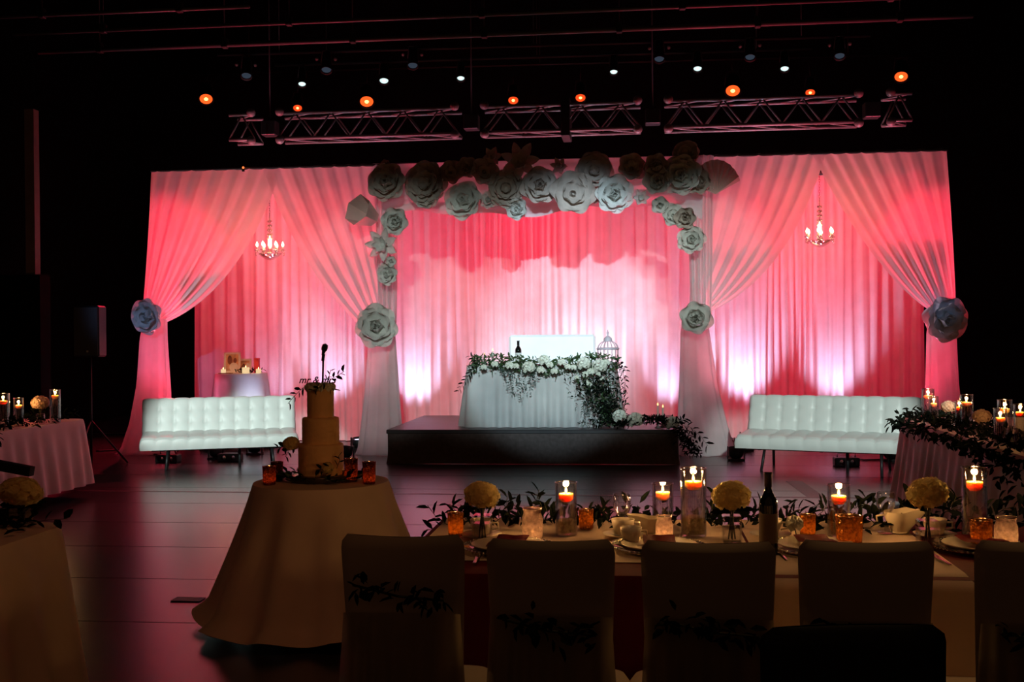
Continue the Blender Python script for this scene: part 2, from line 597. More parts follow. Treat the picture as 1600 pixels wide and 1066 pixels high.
def tail(parent, rows, nf, seed, depth=0.5, y=YF):
    """rows: (px centre, py, half width px) from tie to floor"""
    rnd = random.Random(seed)
    R = []
    for (x, yy, hw) in rows:
        p = atY(x, yy, y)
        R.append((p.x, p.z, hw / pxm(p)))
    zf = R[-1][1]
    ph = rnd.random() * 6
    def fn(u, v):
        t = v * (len(R) - 1)
        i = min(int(t), len(R) - 2)
        q = t - i
        q = q * q * (3 - 2*q) if False else q
        x = R[i][0]*(1-q) + R[i+1][0]*q
        z = R[i][1]*(1-q) + R[i+1][1]*q
        r = R[i][2]*(1-q) + R[i+1][2]*q
        a = 2*PI*u
        f = 1 + (0.05 + 0.09*v) * math.sin(nf*a + ph + 0.6*math.sin(2*a)) + 0.04*v*math.sin(nf*2.0*a + 1)
        z = max(0.006, z)
        return (x + r*f*math.cos(a), y + r*f*depth*math.sin(a), z)
    return MB().grid(fn, nf * 10, 24, wrap=True).obj('hanging_tail', M['drape_front'], parent)


G_DR = 'white sheer side drapes tied back with paper roses'
d1 = thing('tied_drape', 'white sheer drape at far left, swept back to the blue-lit rose', 'drape', group=G_DR)
swept(d1, (236, 266), (440, 261), (230, 390), (388, 452), (222, 492), (262, 503), 8, 0.022, 1)
tail(d1, [(243, 498, 18), (240, 530, 21), (240, 600, 25), (236, 660, 31), (230, 700, 37), (226, 713, 42)], 8, 1)
d2 = thing('tied_drape', 'white sheer drape swept right to the rose left of the stage', 'drape', group=G_DR)
swept(d2, (606, 255), (410, 261), (604, 400), (476, 428), (606, 500), (566, 512), 8, 0.022, 2)
tail(d2, [(597, 502, 18), (597, 535, 21), (597, 600, 25), (596, 660, 30), (595, 700, 34), (594, 712, 37)], 8, 2)
d3 = thing('tied_drape', 'white sheer drape swept left to the rose right of the stage', 'drape', group=G_DR)
swept(d3, (1082, 243), (1291, 237), (1084, 390), (1232, 432), (1076, 490), (1112, 486), 8, 0.022, 3)
tail(d3, [(1086, 490, 18), (1086, 520, 21), (1091, 600, 27), (1097, 660, 34), (1101, 700, 40), (1101, 714, 44)], 8, 3)
d4 = thing('tied_drape', 'white sheer drape at far right, swept to the dark paper rose', 'drape', group=G_DR)
swept(d4, (1479, 232), (1268, 238), (1492, 380), (1356, 424), (1494, 488), (1448, 482), 8, 0.022, 4)
tail(d4, [(1472, 490, 18), (1471, 520, 21), (1472, 600, 23), (1474, 660, 26), (1476, 712, 30)], 8, 4)


def column_strip(x0, x1, ytop, ybot, label, seed):
    y = YF - 0.10
    a, b = atY(x0, ybot, y), atY(x1, ybot, y)
    zt, zb = atY(x0, ytop, y).z, a.z
    def fn(u, v):
        nar = 1 - 0.25 * v
        xc = (a.x + b.x) / 2
        return (xc + (u - 0.5) * (b.x - a.x) * nar, y + 0.035 * math.sin(u * 4 * 2*PI + seed) - 0.05*math.sin(PI*u), zt + (zb - zt) * v)
    return tag(MB().grid(fn, 40, 14).obj('column_drape', M['drape_front']), label, 'drape', 'narrow sheer strips over the arch posts')
column_strip(586, 624, 258, 505, 'narrow white sheer strip above rose on left arch post', 1)
column_strip(1074, 1118, 244, 492, 'narrow white sheer strip above rose on right arch post', 2)

# swag wrapped along the arch crossbar
sa, sb = atY(600, 256, YF - 0.12), atY(1096, 242, YF - 0.12)
def swag_fn(u, v):
    x = sa.x + (sb.x - sa.x) * u
    bot = 3.13 + 0.05 * math.sin(u * 9 + 1) + 0.03 * math.sin(u * 23)
    bot -= 0.10 * (abs(2*u - 1) ** 6)
    a = v * PI
    z = ZT - 0.02 + (bot - ZT) * v
    yy = YF - 0.13 - 0.16 * math.sin(a) + 0.025 * math.sin(v * 22 + 3*math.sin(u*7)) + 0.012*math.sin(u*60 + v*9)
    return (x, yy, z)
tag(MB().grid(swag_fn, 120, 26).obj('arch_swag', M['swag']), 'white gathered fabric swag along the arch top behind paper flowers', 'swag')
# pipe frame that carries drapes
fr = thing('drape_frame', 'slim pipe frame carrying the white drapes above the stage', 'frame')
xs = [atY(236, 266, YF).x, atY(424, 262, YF).x, atY(606, 256, YF).x, atY(1084, 243, YF).x, atY(1280, 238, YF).x, atY(1480, 232, YF).x]
MB().tube([(xs[0], YF, ZT - 0.01), (xs[-1], YF, ZT - 0.01)], 0.018).obj('crossbar', M['pipe'], fr)
MB().tube([(xs[0], YB, ZT - 0.01), (xs[-1], YB, ZT - 0.01)], 0.018).obj('crossbar', M['pipe'], fr)
for x in (atY(422, 288, 15.15).x, atY(1281, 256, 15.15).x):
    MB().tube([(x, YF, ZT - 0.01), (x, YB, ZT - 0.01)], 0.014).obj('depth_bar', M['pipe'], fr)
for x in (xs[2], xs[3]):
    MB().tube([(x, YF + 0.05, 0), (x, YF + 0.05, ZT)], 0.022).obj('upright', M['pipe'], fr)

# ================================================================== PAPER FLOWERS
def petal_mesh(name, kind, m):
    def fn(u, v):
        t = v                                      # along the petal
        if kind == 'round':
            wd = 0.56 * (0.30 + 0.70 * math.sin(PI * (0.08 + 0.58 * t))) * (1 if t < 0.9 else 0.72)
            z = 0.20 * t * t - 0.10 * max(0, t - 0.75) * 4 * (t - 0.75)
        elif kind == 'pointed':
            wd = 0.24 * math.sin(PI * (0.06 + 0.92 * t)) ** 0.8 + 0.005
            z = 0.16 * t * t
        else:                                      # wide cup petal
            wd = 0.60 * (0.35 + 0.65 * math.sin(PI * min(1, 0.15 + 0.72 * t)))
            z = 0.34 * t * t
        s_ = (u - 0.5) * 2
        tip = 1 - 0.20 * s_ * s_ if kind != 'pointed' else 1
        zz = z + (0.14 if kind != 'pointed' else 0.10) * s_ * s_ * (0.4 + t)
        return (t * tip, s_ * wd, zz)
    return MB().grid(fn, 6, 6).mesh(name, m)

PETAL = {}
for key, m in (('w', M['paper']), ('d', M['paper_shaded'])):
    for k in ('round', 'pointed', 'cup'):
        PETAL[k + key] = petal_mesh('petal', k, m)
BUD = {}
for key, m in (('w', M['paper']), ('d', M['paper_shaded'])):
    mb = MB()
    def spiral(u, v):
        a = u * 2.6 * 2 * PI
        r = 0.05 + 0.12 * u
        return (r * math.cos(a), r * math.sin(a), 0.05 + (0.26 - 0.10 * u) * v)
    mb.grid(spiral, 44, 3)
    mb.ball((0, 0, 0.04), 0.10)
    BUD[key] = mb.mesh('bud', m)
DOT = {k: MB().ball((0, 0, 0.05), 0.17, 12, 8, 0.7).mesh('flower_centre', m) for k, m in (('w', M['paper']), ('d', M['paper_shaded']))}


def paper_flower(px, py, dia, kind, tone, label, tilt=(0, 0), spin=None, y=None, group='paper flowers on the arch', name='paper_flower'):
    yy = y if y is not None else YF - 0.31 - 0.0012 * dia - 0.05 * random.random()
    P = atY(px, py, yy)
    R = dia / pxm(P) / 2 * (1.05 if group == 'large paper roses on the drape ties' else 1.22)
    rot = Euler((PI/2 + math.radians(tilt[1]), 0, math.radians(tilt[0])), 'XYZ')
    f = thing(name, label, 'flower', P, rot, group)
    rnd = random.Random(int(px * 31 + py))
    sp = rnd.random() * 6 if spin is None else spin
    rings = {
        'rose': [('round', 7, 0.97, 8), ('round', 6, 0.78, 28), ('cup', 5, 0.56, 48), ('cup', 4, 0.38, 62)],
        'peony': [('cup', 6, 0.96, 14), ('cup', 6, 0.74, 38), ('cup', 5, 0.50, 58)],
        'six': [('cup', 6, 1.0, 10), ('round', 6, 0.62, 30)],
        'star': [('pointed', 7, 1.0, 10), ('pointed', 6, 0.75, 38)],
        'dahlia': [('round', 11, 1.0, 2), ('round', 9, 0.74, 22), ('round', 7, 0.48, 45)],
        'small': [('cup', 5, 0.98, 24), ('cup', 4, 0.62, 55)],
        'spray': [('pointed', 6, 1.0, 30), ('pointed', 4, 0.7, 55)],
    }[kind]
    for ri, (pk, n, s_, tl) in enumerate(rings):
        for k in range(n):
            a = sp + ri * 0.5 + 2*PI*k/n + rnd.uniform(-.07, .07)
            t = math.radians(tl + rnd.uniform(-5, 5))
            s2 = R * s_ * rnd.uniform(0.95, 1.05)
            mtx = Matrix.Translation((0, 0, 0.04 * R * ri)) @ Matrix.Rotation(a, 4, 'Z') @ Matrix.Rotation(-t, 4, 'Y') @ Matrix.Diagonal((s2, s2, s2, 1))
            piece('petal', PETAL[pk + tone], f, mtx)
    if kind in ('rose', 'peony', 'small', 'six'):
        piece('bud', BUD[tone], f, Matrix.Translation((0, 0, 0.06 * R)) @ Matrix.Scale(R * 0.9, 4))
    else:
        piece('flower_centre', DOT[tone], f, Matrix.Scale(R, 4))
    return f

GT = 'large paper roses on the drape ties'
paper_flower(235, 494, 60, 'rose', 'w', 'blue-lit white paper rose tying the far left drape', (-12, 6), y=YF - 0.17, group=GT)
paper_flower(590, 511, 72, 'rose', 'w', 'grey-lit white paper rose tying drape left of the stage', (6, -6), y=YF - 0.19, group=GT)
paper_flower(1087, 498, 60, 'peony', 'w', 'bright mint-lit white paper rose tying drape right of the stage', (-4, -4), y=YF - 0.19, group=GT)
paper_flower(1473, 497, 76, 'rose', 'w', 'shadowed white paper rose tying the far right drape', (10, 10), y=YF - 0.17, group=GT)

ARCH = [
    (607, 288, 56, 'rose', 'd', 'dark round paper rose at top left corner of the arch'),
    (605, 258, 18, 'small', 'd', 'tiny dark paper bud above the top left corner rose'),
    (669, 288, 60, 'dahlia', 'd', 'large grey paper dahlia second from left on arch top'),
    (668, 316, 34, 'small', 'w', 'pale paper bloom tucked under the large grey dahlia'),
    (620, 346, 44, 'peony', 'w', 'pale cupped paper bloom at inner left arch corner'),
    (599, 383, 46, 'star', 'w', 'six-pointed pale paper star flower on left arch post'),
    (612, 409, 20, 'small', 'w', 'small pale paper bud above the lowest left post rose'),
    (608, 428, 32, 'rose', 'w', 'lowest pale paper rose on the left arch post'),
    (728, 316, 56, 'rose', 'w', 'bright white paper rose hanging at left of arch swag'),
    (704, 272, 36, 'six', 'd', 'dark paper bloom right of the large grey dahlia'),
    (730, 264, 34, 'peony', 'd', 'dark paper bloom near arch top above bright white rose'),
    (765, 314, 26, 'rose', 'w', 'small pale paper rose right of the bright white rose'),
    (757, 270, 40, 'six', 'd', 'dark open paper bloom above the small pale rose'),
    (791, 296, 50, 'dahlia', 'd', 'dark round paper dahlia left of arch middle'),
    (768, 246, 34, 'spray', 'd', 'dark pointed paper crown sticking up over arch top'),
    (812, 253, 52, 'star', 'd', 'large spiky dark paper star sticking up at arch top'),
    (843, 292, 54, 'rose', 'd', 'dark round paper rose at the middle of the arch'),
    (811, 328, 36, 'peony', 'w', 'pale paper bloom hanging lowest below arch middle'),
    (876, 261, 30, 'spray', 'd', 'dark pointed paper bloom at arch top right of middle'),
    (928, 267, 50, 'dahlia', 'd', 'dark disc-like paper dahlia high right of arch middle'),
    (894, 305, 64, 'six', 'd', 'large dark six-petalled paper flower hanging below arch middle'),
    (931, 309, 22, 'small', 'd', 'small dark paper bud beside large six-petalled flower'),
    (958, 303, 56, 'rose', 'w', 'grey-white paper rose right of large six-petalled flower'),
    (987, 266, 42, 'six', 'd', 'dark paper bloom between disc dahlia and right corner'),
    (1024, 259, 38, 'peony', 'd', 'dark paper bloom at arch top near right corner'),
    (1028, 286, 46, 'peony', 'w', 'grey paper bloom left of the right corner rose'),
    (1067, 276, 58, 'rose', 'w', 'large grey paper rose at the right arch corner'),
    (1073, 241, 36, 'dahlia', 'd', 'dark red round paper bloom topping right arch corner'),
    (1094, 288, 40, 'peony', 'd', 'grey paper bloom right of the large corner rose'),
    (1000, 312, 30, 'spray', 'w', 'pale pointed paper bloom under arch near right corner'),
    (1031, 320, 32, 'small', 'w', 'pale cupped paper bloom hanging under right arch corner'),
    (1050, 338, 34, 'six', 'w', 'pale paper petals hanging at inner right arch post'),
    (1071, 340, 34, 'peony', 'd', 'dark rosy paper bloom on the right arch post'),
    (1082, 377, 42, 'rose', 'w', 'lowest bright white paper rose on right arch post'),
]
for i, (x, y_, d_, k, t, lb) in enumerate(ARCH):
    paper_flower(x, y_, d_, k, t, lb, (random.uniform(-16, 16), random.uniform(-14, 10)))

# folded paper cup seen from the side, far left of the arch
P = atY(573, 336, YF - 0.42)
cup = thing('paper_bloom_cup', 'angular folded paper cup at far left of the arch', 'flower', P, (PI/2 - 0.35, 0.5, -0.7), 'paper flowers on the arch')
for k in range(6):
    a0, a1 = 2*PI*k/6, 2*PI*(k+1)/6
    mb = MB()
    def wallfn(u, v, a0=a0, a1=a1):
        r = 0.10 + 0.11 * v
        p0, p1 = Vector((math.cos(a0), math.sin(a0), 0)), Vector((math.cos(a1), math.sin(a1), 0))
        p = p0.lerp(p1, u) * r
        return (p.x, p.y, -0.12 + 0.30 * v)
    mb.grid(wallfn, 2, 3)
    mb.obj('petal', M['paper_shaded'], cup)
MB().ball((0, 0, -0.10), 0.09, 8, 6, 0.6).obj('flower_centre', M['paper_shaded'], cup)
# pleated paper fan at the far right of the arch
P = atY(1118, 296, YF - 0.34)
fan = thing('paper_fan', 'dark pleated paper fan at far right of the arch', 'flower', P, (PI/2, 0, 0), 'paper flowers on the arch')
for k in range(10):
    a0 = math.radians(22 + 14 * k)
    a1 = a0 + math.radians(14)
    am = (a0 + a1) / 2
    R = 0.40
    vs = [(0, 0, 0), (R*math.cos(a0), R*math.sin(a0), 0), (R*1.0*math.cos(am), R*1.0*math.sin(am), 0.05), (R*math.cos(a1), R*math.sin(a1), 0)]
    vs2 = [(x * 0.8 , y_ * 1.06 - 0.06, z) for x, y_, z in vs]
    MB().add(vs2, [(0, 1, 2), (0, 2, 3)]).obj('pleat', M['paper_shaded'], fan, smooth=False)

# ================================================================== STAGE RISER
r0 = atZ(600, 673, 0.41)
r1 = atZ(1061, 671, 0.41)
RX0, RX1, RY0, RY1 = r0.x, r1.x, 13.28, 15.70
riser = thing('stage_riser', 'low dark carpeted stage platform under the head table', 'platform', ((RX0+RX1)/2, (RY0+RY1)/2, 0))
hx, hy = (RX1-RX0)/2, (RY1-RY0)/2
MB().box((0, 0, 0.385), (hx, hy, 0.025), bev=0.008).obj('deck', M['riser_top'], riser, smooth=False)
def skirt(u, v):
    pts = [(-hx, hy), (-hx, -hy), (hx, -hy), (hx, hy)]
    L = [2*hy, 2*hx, 2*hy]
    s_ = u * sum(L)
    i = 0
    while i < 2 and s_ > L[i]:
        s_ -= L[i]
        i += 1
    q = s_ / L[i]
    x = pts[i][0]*(1-q) + pts[i+1][0]*q
    y_ = pts[i][1]*(1-q) + pts[i+1][1]*q
    f = 1 + 0.002*math.sin(u*60) * v + 0.012 * v**6
    return (x*f*0.997, y_*f*0.997, 0.362 - 0.36*v)
MB().grid(skirt, 120, 8).obj('skirt', M['carpet'], riser)
RZ = 0.41

# ================================================================== TABLECLOTHS
def outline(hx, hy, r, step):
    """points (x, y, nx, ny) round a rounded rectangle"""
    pts = []
    segs = [((hx, -hy + r), (hx, hy - r)), ((hx - r, hy), (-hx + r, hy)), ((-hx, hy - r), (-hx, -hy + r)), ((-hx + r, -hy), (hx - r, -hy))]
    cen = [(hx - r, hy - r), (-hx + r, hy - r), (-hx + r, -hy + r), (hx - r, -hy + r)]
    nrm = [(1, 0), (0, 1), (-1, 0), (0, -1)]
    for i in range(4):
        a, b = Vector(segs[i][0]), Vector(segs[i][1])
        L = (b - a).length
        n = max(0, int(L / step))
        for k in range(n):
            p = a.lerp(b, k / max(1, n))
            pts.append((p.x, p.y, *nrm[i]))
        m = max(3, int(r * PI / 2 / step))
        for k in range(m):
            t = i * PI/2 + (k / m) * PI/2
            pts.append((cen[i][0] + r*math.cos(t), cen[i][1] + r*math.sin(t), math.cos(t), math.sin(t)))
    return pts


def tablecloth(name, m, loc, hx, hy, r, ztop, zhem, flare, amp, wl, seed, label, power=1.0, rows=12, rotz=0, hemcurl=0.0, cat='tablecloth', group=None):
    rnd = random.Random(seed)
    pts = outline(hx, hy, r, wl / 8)
    n = len(pts)
    per = 0
    ph, prof = rnd.random() * 6, []
    nf = max(3, round(sum((Vector(pts[i][:2]) - Vector(pts[i-1][:2])).length for i in range(n)) / wl))
    for i in range(n):
        a = 2*PI*i/n
        prof.append(math.sin(nf*a + 1.1*math.sin(3*a + seed)) + 0.4*math.sin(2*nf*a*0.5 + 2*math.sin(5*a)))
    mb = MB()
    vs = []
    b = 0.018
    ring = [(-0.03, ztop), (-0.006, ztop - 0.003), (0.0, ztop - b)]
    for j in range(1, rows + 1):
        ring.append((j / rows, None))
    for jj, (o_, z) in enumerate(ring):
        for i, (x, y_, nx, ny) in enumerate(pts):
            if z is None:
                v = o_
                off = flare * v**power + amp * v**0.8 * prof[i] + 0.002
                zz = ztop - b - (ztop - b - zhem) * v
                if hemcurl and v > 0.93:
                    off += hemcurl * (v - 0.93) / 0.07
                    zz += 0.02 * prof[i]
                vs.append((x + nx*off, y_ + ny*off, zz))
            else:
                vs.append((x + nx*o_, y_ + ny*o_, z))
    fs = []
    for j in range(len(ring) - 1):
        for i in range(n):
            i2 = (i + 1) % n
            fs.append((j*n + i, (j+1)*n + i, (j+1)*n + i2, j*n + i2))
    fs.append(tuple(range(n)))
    mb.add(vs, fs)
    o = mb.obj(name, m, sharp=60)
    o.location = loc
    o.rotation_euler = (0, 0, rotz)
    return tag(o, label, cat, group)

TH = 0.76
# head table on the riser
hc = atY(848, 600, 13.98)
HX = hc.x
tablecloth('head_table_cloth', M['tulle'], (HX, 13.98, RZ), 0.92, 0.36, 0.10, TH, 0.006, 0.075, 0.034, 0.17, 11, 'white gathered tulle skirt of the head table on the stage')
HZ = RZ + TH
# cake table
ck = atY(502, 757, 5.88)
CX, CY = ck.x, 5.88
tablecloth('cake_table_cloth', M['cloth_ivory'], (CX, CY, 0), 0.365, 0.365, 0.364, TH, 0.05, 0.25, 0.042, 0.24, 5, 'floor-length ivory cloth flaring over the round cake table', 1.15, 16, hemcurl=0.05)
ct = thing('pedestal_table', 'slim pedestal foot under the ivory cake table cloth', 'table', (CX, CY, 0))
MB().lathe([(0.25, 0.0), (0.25, 0.02), (0.04, 0.04), (0.03, 0.70), (0.12, 0.73)], 20).obj('pedestal', M['dark_metal'], ct)
MB().lathe([(0.34, 0.73), (0.345, 0.735), (0.345, 0.75), (0.34, 0.752)], 32).obj('tabletop', M['wood_tray'], ct)
# left rear guest table (runs away from the camera)
lx = atZ(138, 654, TH)
tablecloth('left_rear_tablecloth', M['cloth_blush'], (lx.x - 0.50, lx.y - 1.75, 0), 0.5, 1.75, 0.12, TH, 0.13, 0.07, 0.020, 0.22, 3, 'blush-lit pleated cloth on guest table at left, beyond the near one')
LRX, LRY = lx.x - 0.50, lx.y
# left front guest table
fx = atZ(116, 815, TH)
tablecloth('left_front_tablecloth', M['cloth_ivory'], (fx.x - 0.50, fx.y - 1.2, 0), 0.5, 1.2, 0.14, TH, 0.05, 0.11, 0.024, 0.26, 8, 'ivory pleated cloth on nearest guest table at left edge')
LFX, LFY = fx.x - 0.50, fx.y
# right guest table
rx = atZ(1404, 652, TH)
tablecloth('right_tablecloth', M['cloth_blush'], (rx.x + 0.55, rx.y - 2.1, 0), 0.55, 2.1, 0.12, TH, 0.05, 0.09, 0.022, 0.20, 4, 'rosy pleated cloth on long guest table at right edge')
RTX, RTY = rx.x + 0.55, rx.y
# cocktail table in the left bay
kc = atY(377, 583, 15.25)
tablecloth('cocktail_table_cloth', M['cloth_satin'], (kc.x, 15.25, 0), 0.36, 0.36, 0.355, kc.z, 0.05, 0.10, 0.03, 0.30, 6, 'white satin cloth on tall round table behind left sofa')
KX, KZ = kc.x, kc.z

# long foreground table
n0 = atZ(604, 891, TH)
LTX0, LTY0 = n0.x, 3.60
LTX1 = 2.75
LTY1 = 4.72
tcx, tcy = (LTX0 + LTX1) / 2, (LTY0 + LTY1) / 2
tablecloth('long_table_cloth', M['burgundy'], (tcx, tcy, 0), (LTX1 - LTX0)/2, (LTY1 - LTY0)/2, 0.05, TH, 0.02, 0.015, 0.008, 0.30, 9, 'dark burgundy cloth on the long foreground table behind the chairs')
# white overlay across the right part of it
o0, o1 = atZ(1196, 895, TH + 0.004).x, atZ(1511, 898, TH + 0.004).x
def overlay(u, v):
    x = o0 + (o1 - o0) * u
    s_ = v * 2.0
    if s_ < 1.0:
        y_, z = LTY1 - 0.04 + (LTY0 - 0.008 - LTY1 + 0.04) * s_, TH + 0.004
    else:
        q = s_ - 1
        y_, z = LTY0 - 0.020 - 0.012*q - 0.008*q*math.sin(u*14), TH - 0.006 - 0.36*q
    return (x, y_, z)
tag(MB().grid(overlay, 40, 24).obj('white_overlay', M['cloth_ivory']), 'cream cloth laid across the long foreground table, hanging at its front', 'tablecloth')
# cream runner down the middle of the rest
def runner(u, v):
    x = LTX0 + 0.03 + (o0 - 0.01 - LTX0 - 0.03) * u
    return (x, LTY0 + 0.19 + (LTY1 - LTY0 - 0.24) * v, TH + 0.003)
tag(MB().grid(runner, 10, 4).obj('table_runner', M['cloth_ivory']), 'cream runner along the left part of the long foreground table', 'runner')

# ================================================================== FOLIAGE
def leaf_verts(L, W, fold=0.25):
    return [Vector((0, 0, 0)), Vector((0.35*L, W/2, fold*W)), Vector((0.75*L, W*0.36, fold*W*0.6)), Vector((L, 0, -0.06*L)),
            Vector((0.75*L, -W*0.36, fold*W*0.6)), Vector((0.35*L, -W/2, fold*W)), Vector((0.45*L, 0, 0))], \
           [(0, 6, 1), (1, 6, 2), (2, 6, 3), (3, 6, 4), (4, 6, 5), (5, 6, 0)]

def rand_dir(rnd, up=0.3, out=None):
    d = Vector((rnd.gauss(0, 1), rnd.gauss(0, 1), rnd.gauss(up, 0.7)))
    if out is not None:
        d += out
    return d.normalized()

def place_leaf(mb, p, d, L, W, rnd):
    q = d.to_track_quat('X', 'Z').to_matrix() @ Matrix.Rotation(rnd.uniform(-1.2, 1.2), 3, 'X')
    vs, fs = leaf_verts(L, W)
    mb.add([Vector(p) + q @ v for v in vs], fs)

LEAFM = {}
for nm in ('leaf', 'leaf_dark', 'leaf_silver'):
    for j, (L, W) in enumerate(((1.0, 0.42), (1.0, 0.62), (1.0, 0.30))):
        LEAFM[(nm, j)] = MB().add(*leaf_verts(L, W)).mesh('leaf', M[nm], False)

def leaf_piece(parent, nm, p, d, L, rnd):
    q = d.to_track_quat('X', 'Z').to_matrix().to_4x4() @ Matrix.Rotation(rnd.uniform(-1.2, 1.2), 4, 'X')
    return piece('leaf', LEAFM[(nm, rnd.randrange(3))], parent, Matrix.Translation(p) @ q @ Matrix.Scale(L, 4))

def foliage(parent, n, samp, L, W, m, seed, up=0.3, name='leaves'):
    rnd = random.Random(seed)
    mb = MB()
    for _ in range(n):
        p = samp(rnd)
        place_leaf(mb, p, rand_dir(rnd, up), rnd.uniform(L[0], L[1]), rnd.uniform(W[0], W[1]), rnd)
    o = mb.obj(name, m, parent, smooth=False)
    o['kind'] = 'stuff'
    return o

def sprig(parent, pts, m, nm, nleaf, L, seed, pieces=True, r=0.0016):
    """a twig with leaves along it"""
    rnd = random.Random(seed)
    m = m or M[nm]
    pts = [Vector(p) for p in pts]
    MB().tube(pts, r, 5).obj('stem', M['stem'], parent)
    mb = MB()
    for k in range(nleaf):
        t = (k + 0.6) / nleaf * (len(pts) - 1)
        i = min(int(t), len(pts) - 2)
        p = pts[i].lerp(pts[i+1], t - i)
        tg = (pts[i+1] - pts[i]).normalized()
        side = tg.cross(Vector((rnd.uniform(-.3, .3), -1, rnd.uniform(-.3, .3)))).normalized() * (1 if k % 2 else -1)
        d = (tg * 0.7 + side * 0.8 + Vector((0, rnd.uniform(-.4, .4), 0))).normalized()
        if pieces:
            leaf_piece(parent, nm, p, d, rnd.uniform(L[0], L[1]), rnd)
        else:
            place_leaf(mb, p, d, rnd.uniform(L[0], L[1]), rnd.uniform(L[0], L[1]) * 0.4, rnd)
    if not pieces:
        mb.obj('leaves', m, parent, smooth=False)['kind'] = 'stuff'

def pompom(r, n, seed, psize=0.42, sz=0.9, cut=-0.75):
    """ball of small overlapping petals"""
    rnd = random.Random(seed)
    mb = MB()
    mb.ball((0, 0, 0), r * 0.72, 12, 8, sz)
    for k in range(n):
        z = 1 - 2 * (k + 0.5) / n
        if z < cut:
            continue
        a = k * 2.39996 + rnd.uniform(-.2, .2)
        q = math.sqrt(1 - z*z)
        d = Vector((q*math.cos(a), q*math.sin(a), z))
        R3 = d.to_track_quat('Z', 'Y').to_matrix() @ Matrix.Rotation(rnd.random()*6, 3, 'Z') @ Matrix.Rotation(rnd.uniform(-.35, .35), 3, 'X')
        s_ = r * psize * rnd.uniform(0.8, 1.15)
        c = Vector((d.x, d.y, d.z * sz)) * r * rnd.uniform(0.80, 0.93)
        vs, fs = [Vector((0, 0, -0.15 * s_))], []
        for j in range(8):
            b_ = 2*PI*j/8
            rr = s_ * (1.0 if j % 2 else 0.72)
            vs.append(Vector((rr*math.cos(b_), rr*math.sin(b_), 0.30 * s_ * (1 if j % 2 else 0.7))))
        for j in range(8):
            fs.append((0, 1 + j, 1 + (j+1) % 8))
        mb.add([c + R3 @ v for v in vs], fs)
    return mb

ROSE_ME = pompom(1.0, 26, 3, 0.60).mesh('rose', M['rose_white'])
BALL_ME = [pompom(1.0, 170, s_, 0.25).mesh('bloom', M['bloom']) for s_ in (1, 2)]
BALLP_ME = pompom(1.0, 150, 5, 0.25).mesh('bloom', M['bloom_pink'])
HYD_ME = pompom(1.0, 80, 6, 0.30).mesh('hydrangea', M['rose_white'])

# ---- head table garland
hg = thing('table_garland', 'lush green garland with white roses cascading over the head table', 'garland', (HX, 13.60, HZ))
def hx_at(px):
    return atY(px, 580, 13.6).x - HX
gl, gr_ = hx_at(735), hx_at(968)
def samp_top(rnd):
    u = rnd.random()
    return Vector((gl + (gr_ - gl)*u, rnd.uniform(-0.10, 0.20), rnd.uniform(-0.10, 0.09) + 0.03*math.sin(u*9)))
foliage(hg, 1500, samp_top, (0.04, 0.075), (0.018, 0.03), M['leaf'], 1)
def samp_loop(rnd):                                    # drooping loop of greenery over the cloth
    u = rnd.random()
    px = 782 + (846 - 782) * u
    dip = 52 * math.sin(PI * u) ** 0.7
    p = atY(px, 575 + rnd.uniform(0.15, 1) * dip, 13.50)
    return Vector((p.x - HX, rnd.uniform(-0.14, -0.07), p.z - HZ))
foliage(hg, 230, samp_loop, (0.025, 0.055), (0.010, 0.018), M['leaf_silver'], 2)
def samp_casc(rnd):                                    # cascade at the right end
    v = rnd.random() ** 0.8
    px = 930 + 26*v + rnd.gauss(0, 1) * (22 - 9 * v)
    px = min(978, max(880, px))
    p = atY(px, 580 + 84*v, 13.48)
    return Vector((p.x - HX, rnd.uniform(-0.22, -0.08), p.z - HZ))
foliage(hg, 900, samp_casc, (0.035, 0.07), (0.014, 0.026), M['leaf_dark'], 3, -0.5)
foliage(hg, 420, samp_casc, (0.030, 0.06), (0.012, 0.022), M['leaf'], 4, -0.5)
def samp_trail(rnd):
    v = rnd.random()
    px = 922 - 8*v + rnd.gauss(0, 5)
    p = atY(px, 610 + 55*v, 13.45)
    return Vector((p.x - HX, rnd.uniform(-0.18, -0.10), p.z - HZ))
foliage(hg, 110, samp_trail, (0.03, 0.05), (0.010, 0.016), M['leaf_silver'], 5, -0.8)
for k, (px, py, r) in enumerate([(796, 571, .055), (773, 569, .045), (826, 574, .10), (850, 563, .075), (845, 578, .05), (859, 570, .045), (866, 580, .045), (887, 573, .04), (896, 574, .04), (912, 568, .105), (937, 572, .115), (914, 585, .042), (923, 581, .05), (919, 599, .048), (935, 585, .036), (940, 592, .035), (878, 566, .05), (756, 574, .04), (806, 572, .04), (948, 566, .045), (901, 590, .030)]):
    r *= 0.82
    p = atY(px, py, 13.46)
    me = HYD_ME if r > 0.07 else ROSE_ME
    o = piece('hydrangea' if r > 0.07 else 'rose', me, hg, Matrix.Translation((p.x - HX, -0.14, p.z - HZ)) @ Matrix.Scale(r, 4))
def L3(px, py, y=13.5):
    p = atY(px, py, y)
    return (p.x - HX, y - 13.60, p.z - HZ)
sprig(hg, [L3(745, 570), L3(735, 582), L3(726, 596), L3(716, 612)], M['leaf_dark'], 'leaf_dark', 16, (.05, .08), 8, False)
sprig(hg, [L3(752, 566), L3(742, 562), L3(734, 556)], M['leaf_dark'], 'leaf_dark', 7, (.05, .08), 9, False)
sprig(hg, [L3(965, 575), L3(972, 580), L3(977, 596), L3(975, 615)], M['leaf_dark'], 'leaf_dark', 14, (.05, .08), 10, False)
sprig(hg, [L3(960, 567), L3(972, 570), L3(978, 580)], M['leaf_dark'], 'leaf_dark', 7, (.05, .08), 11, False)

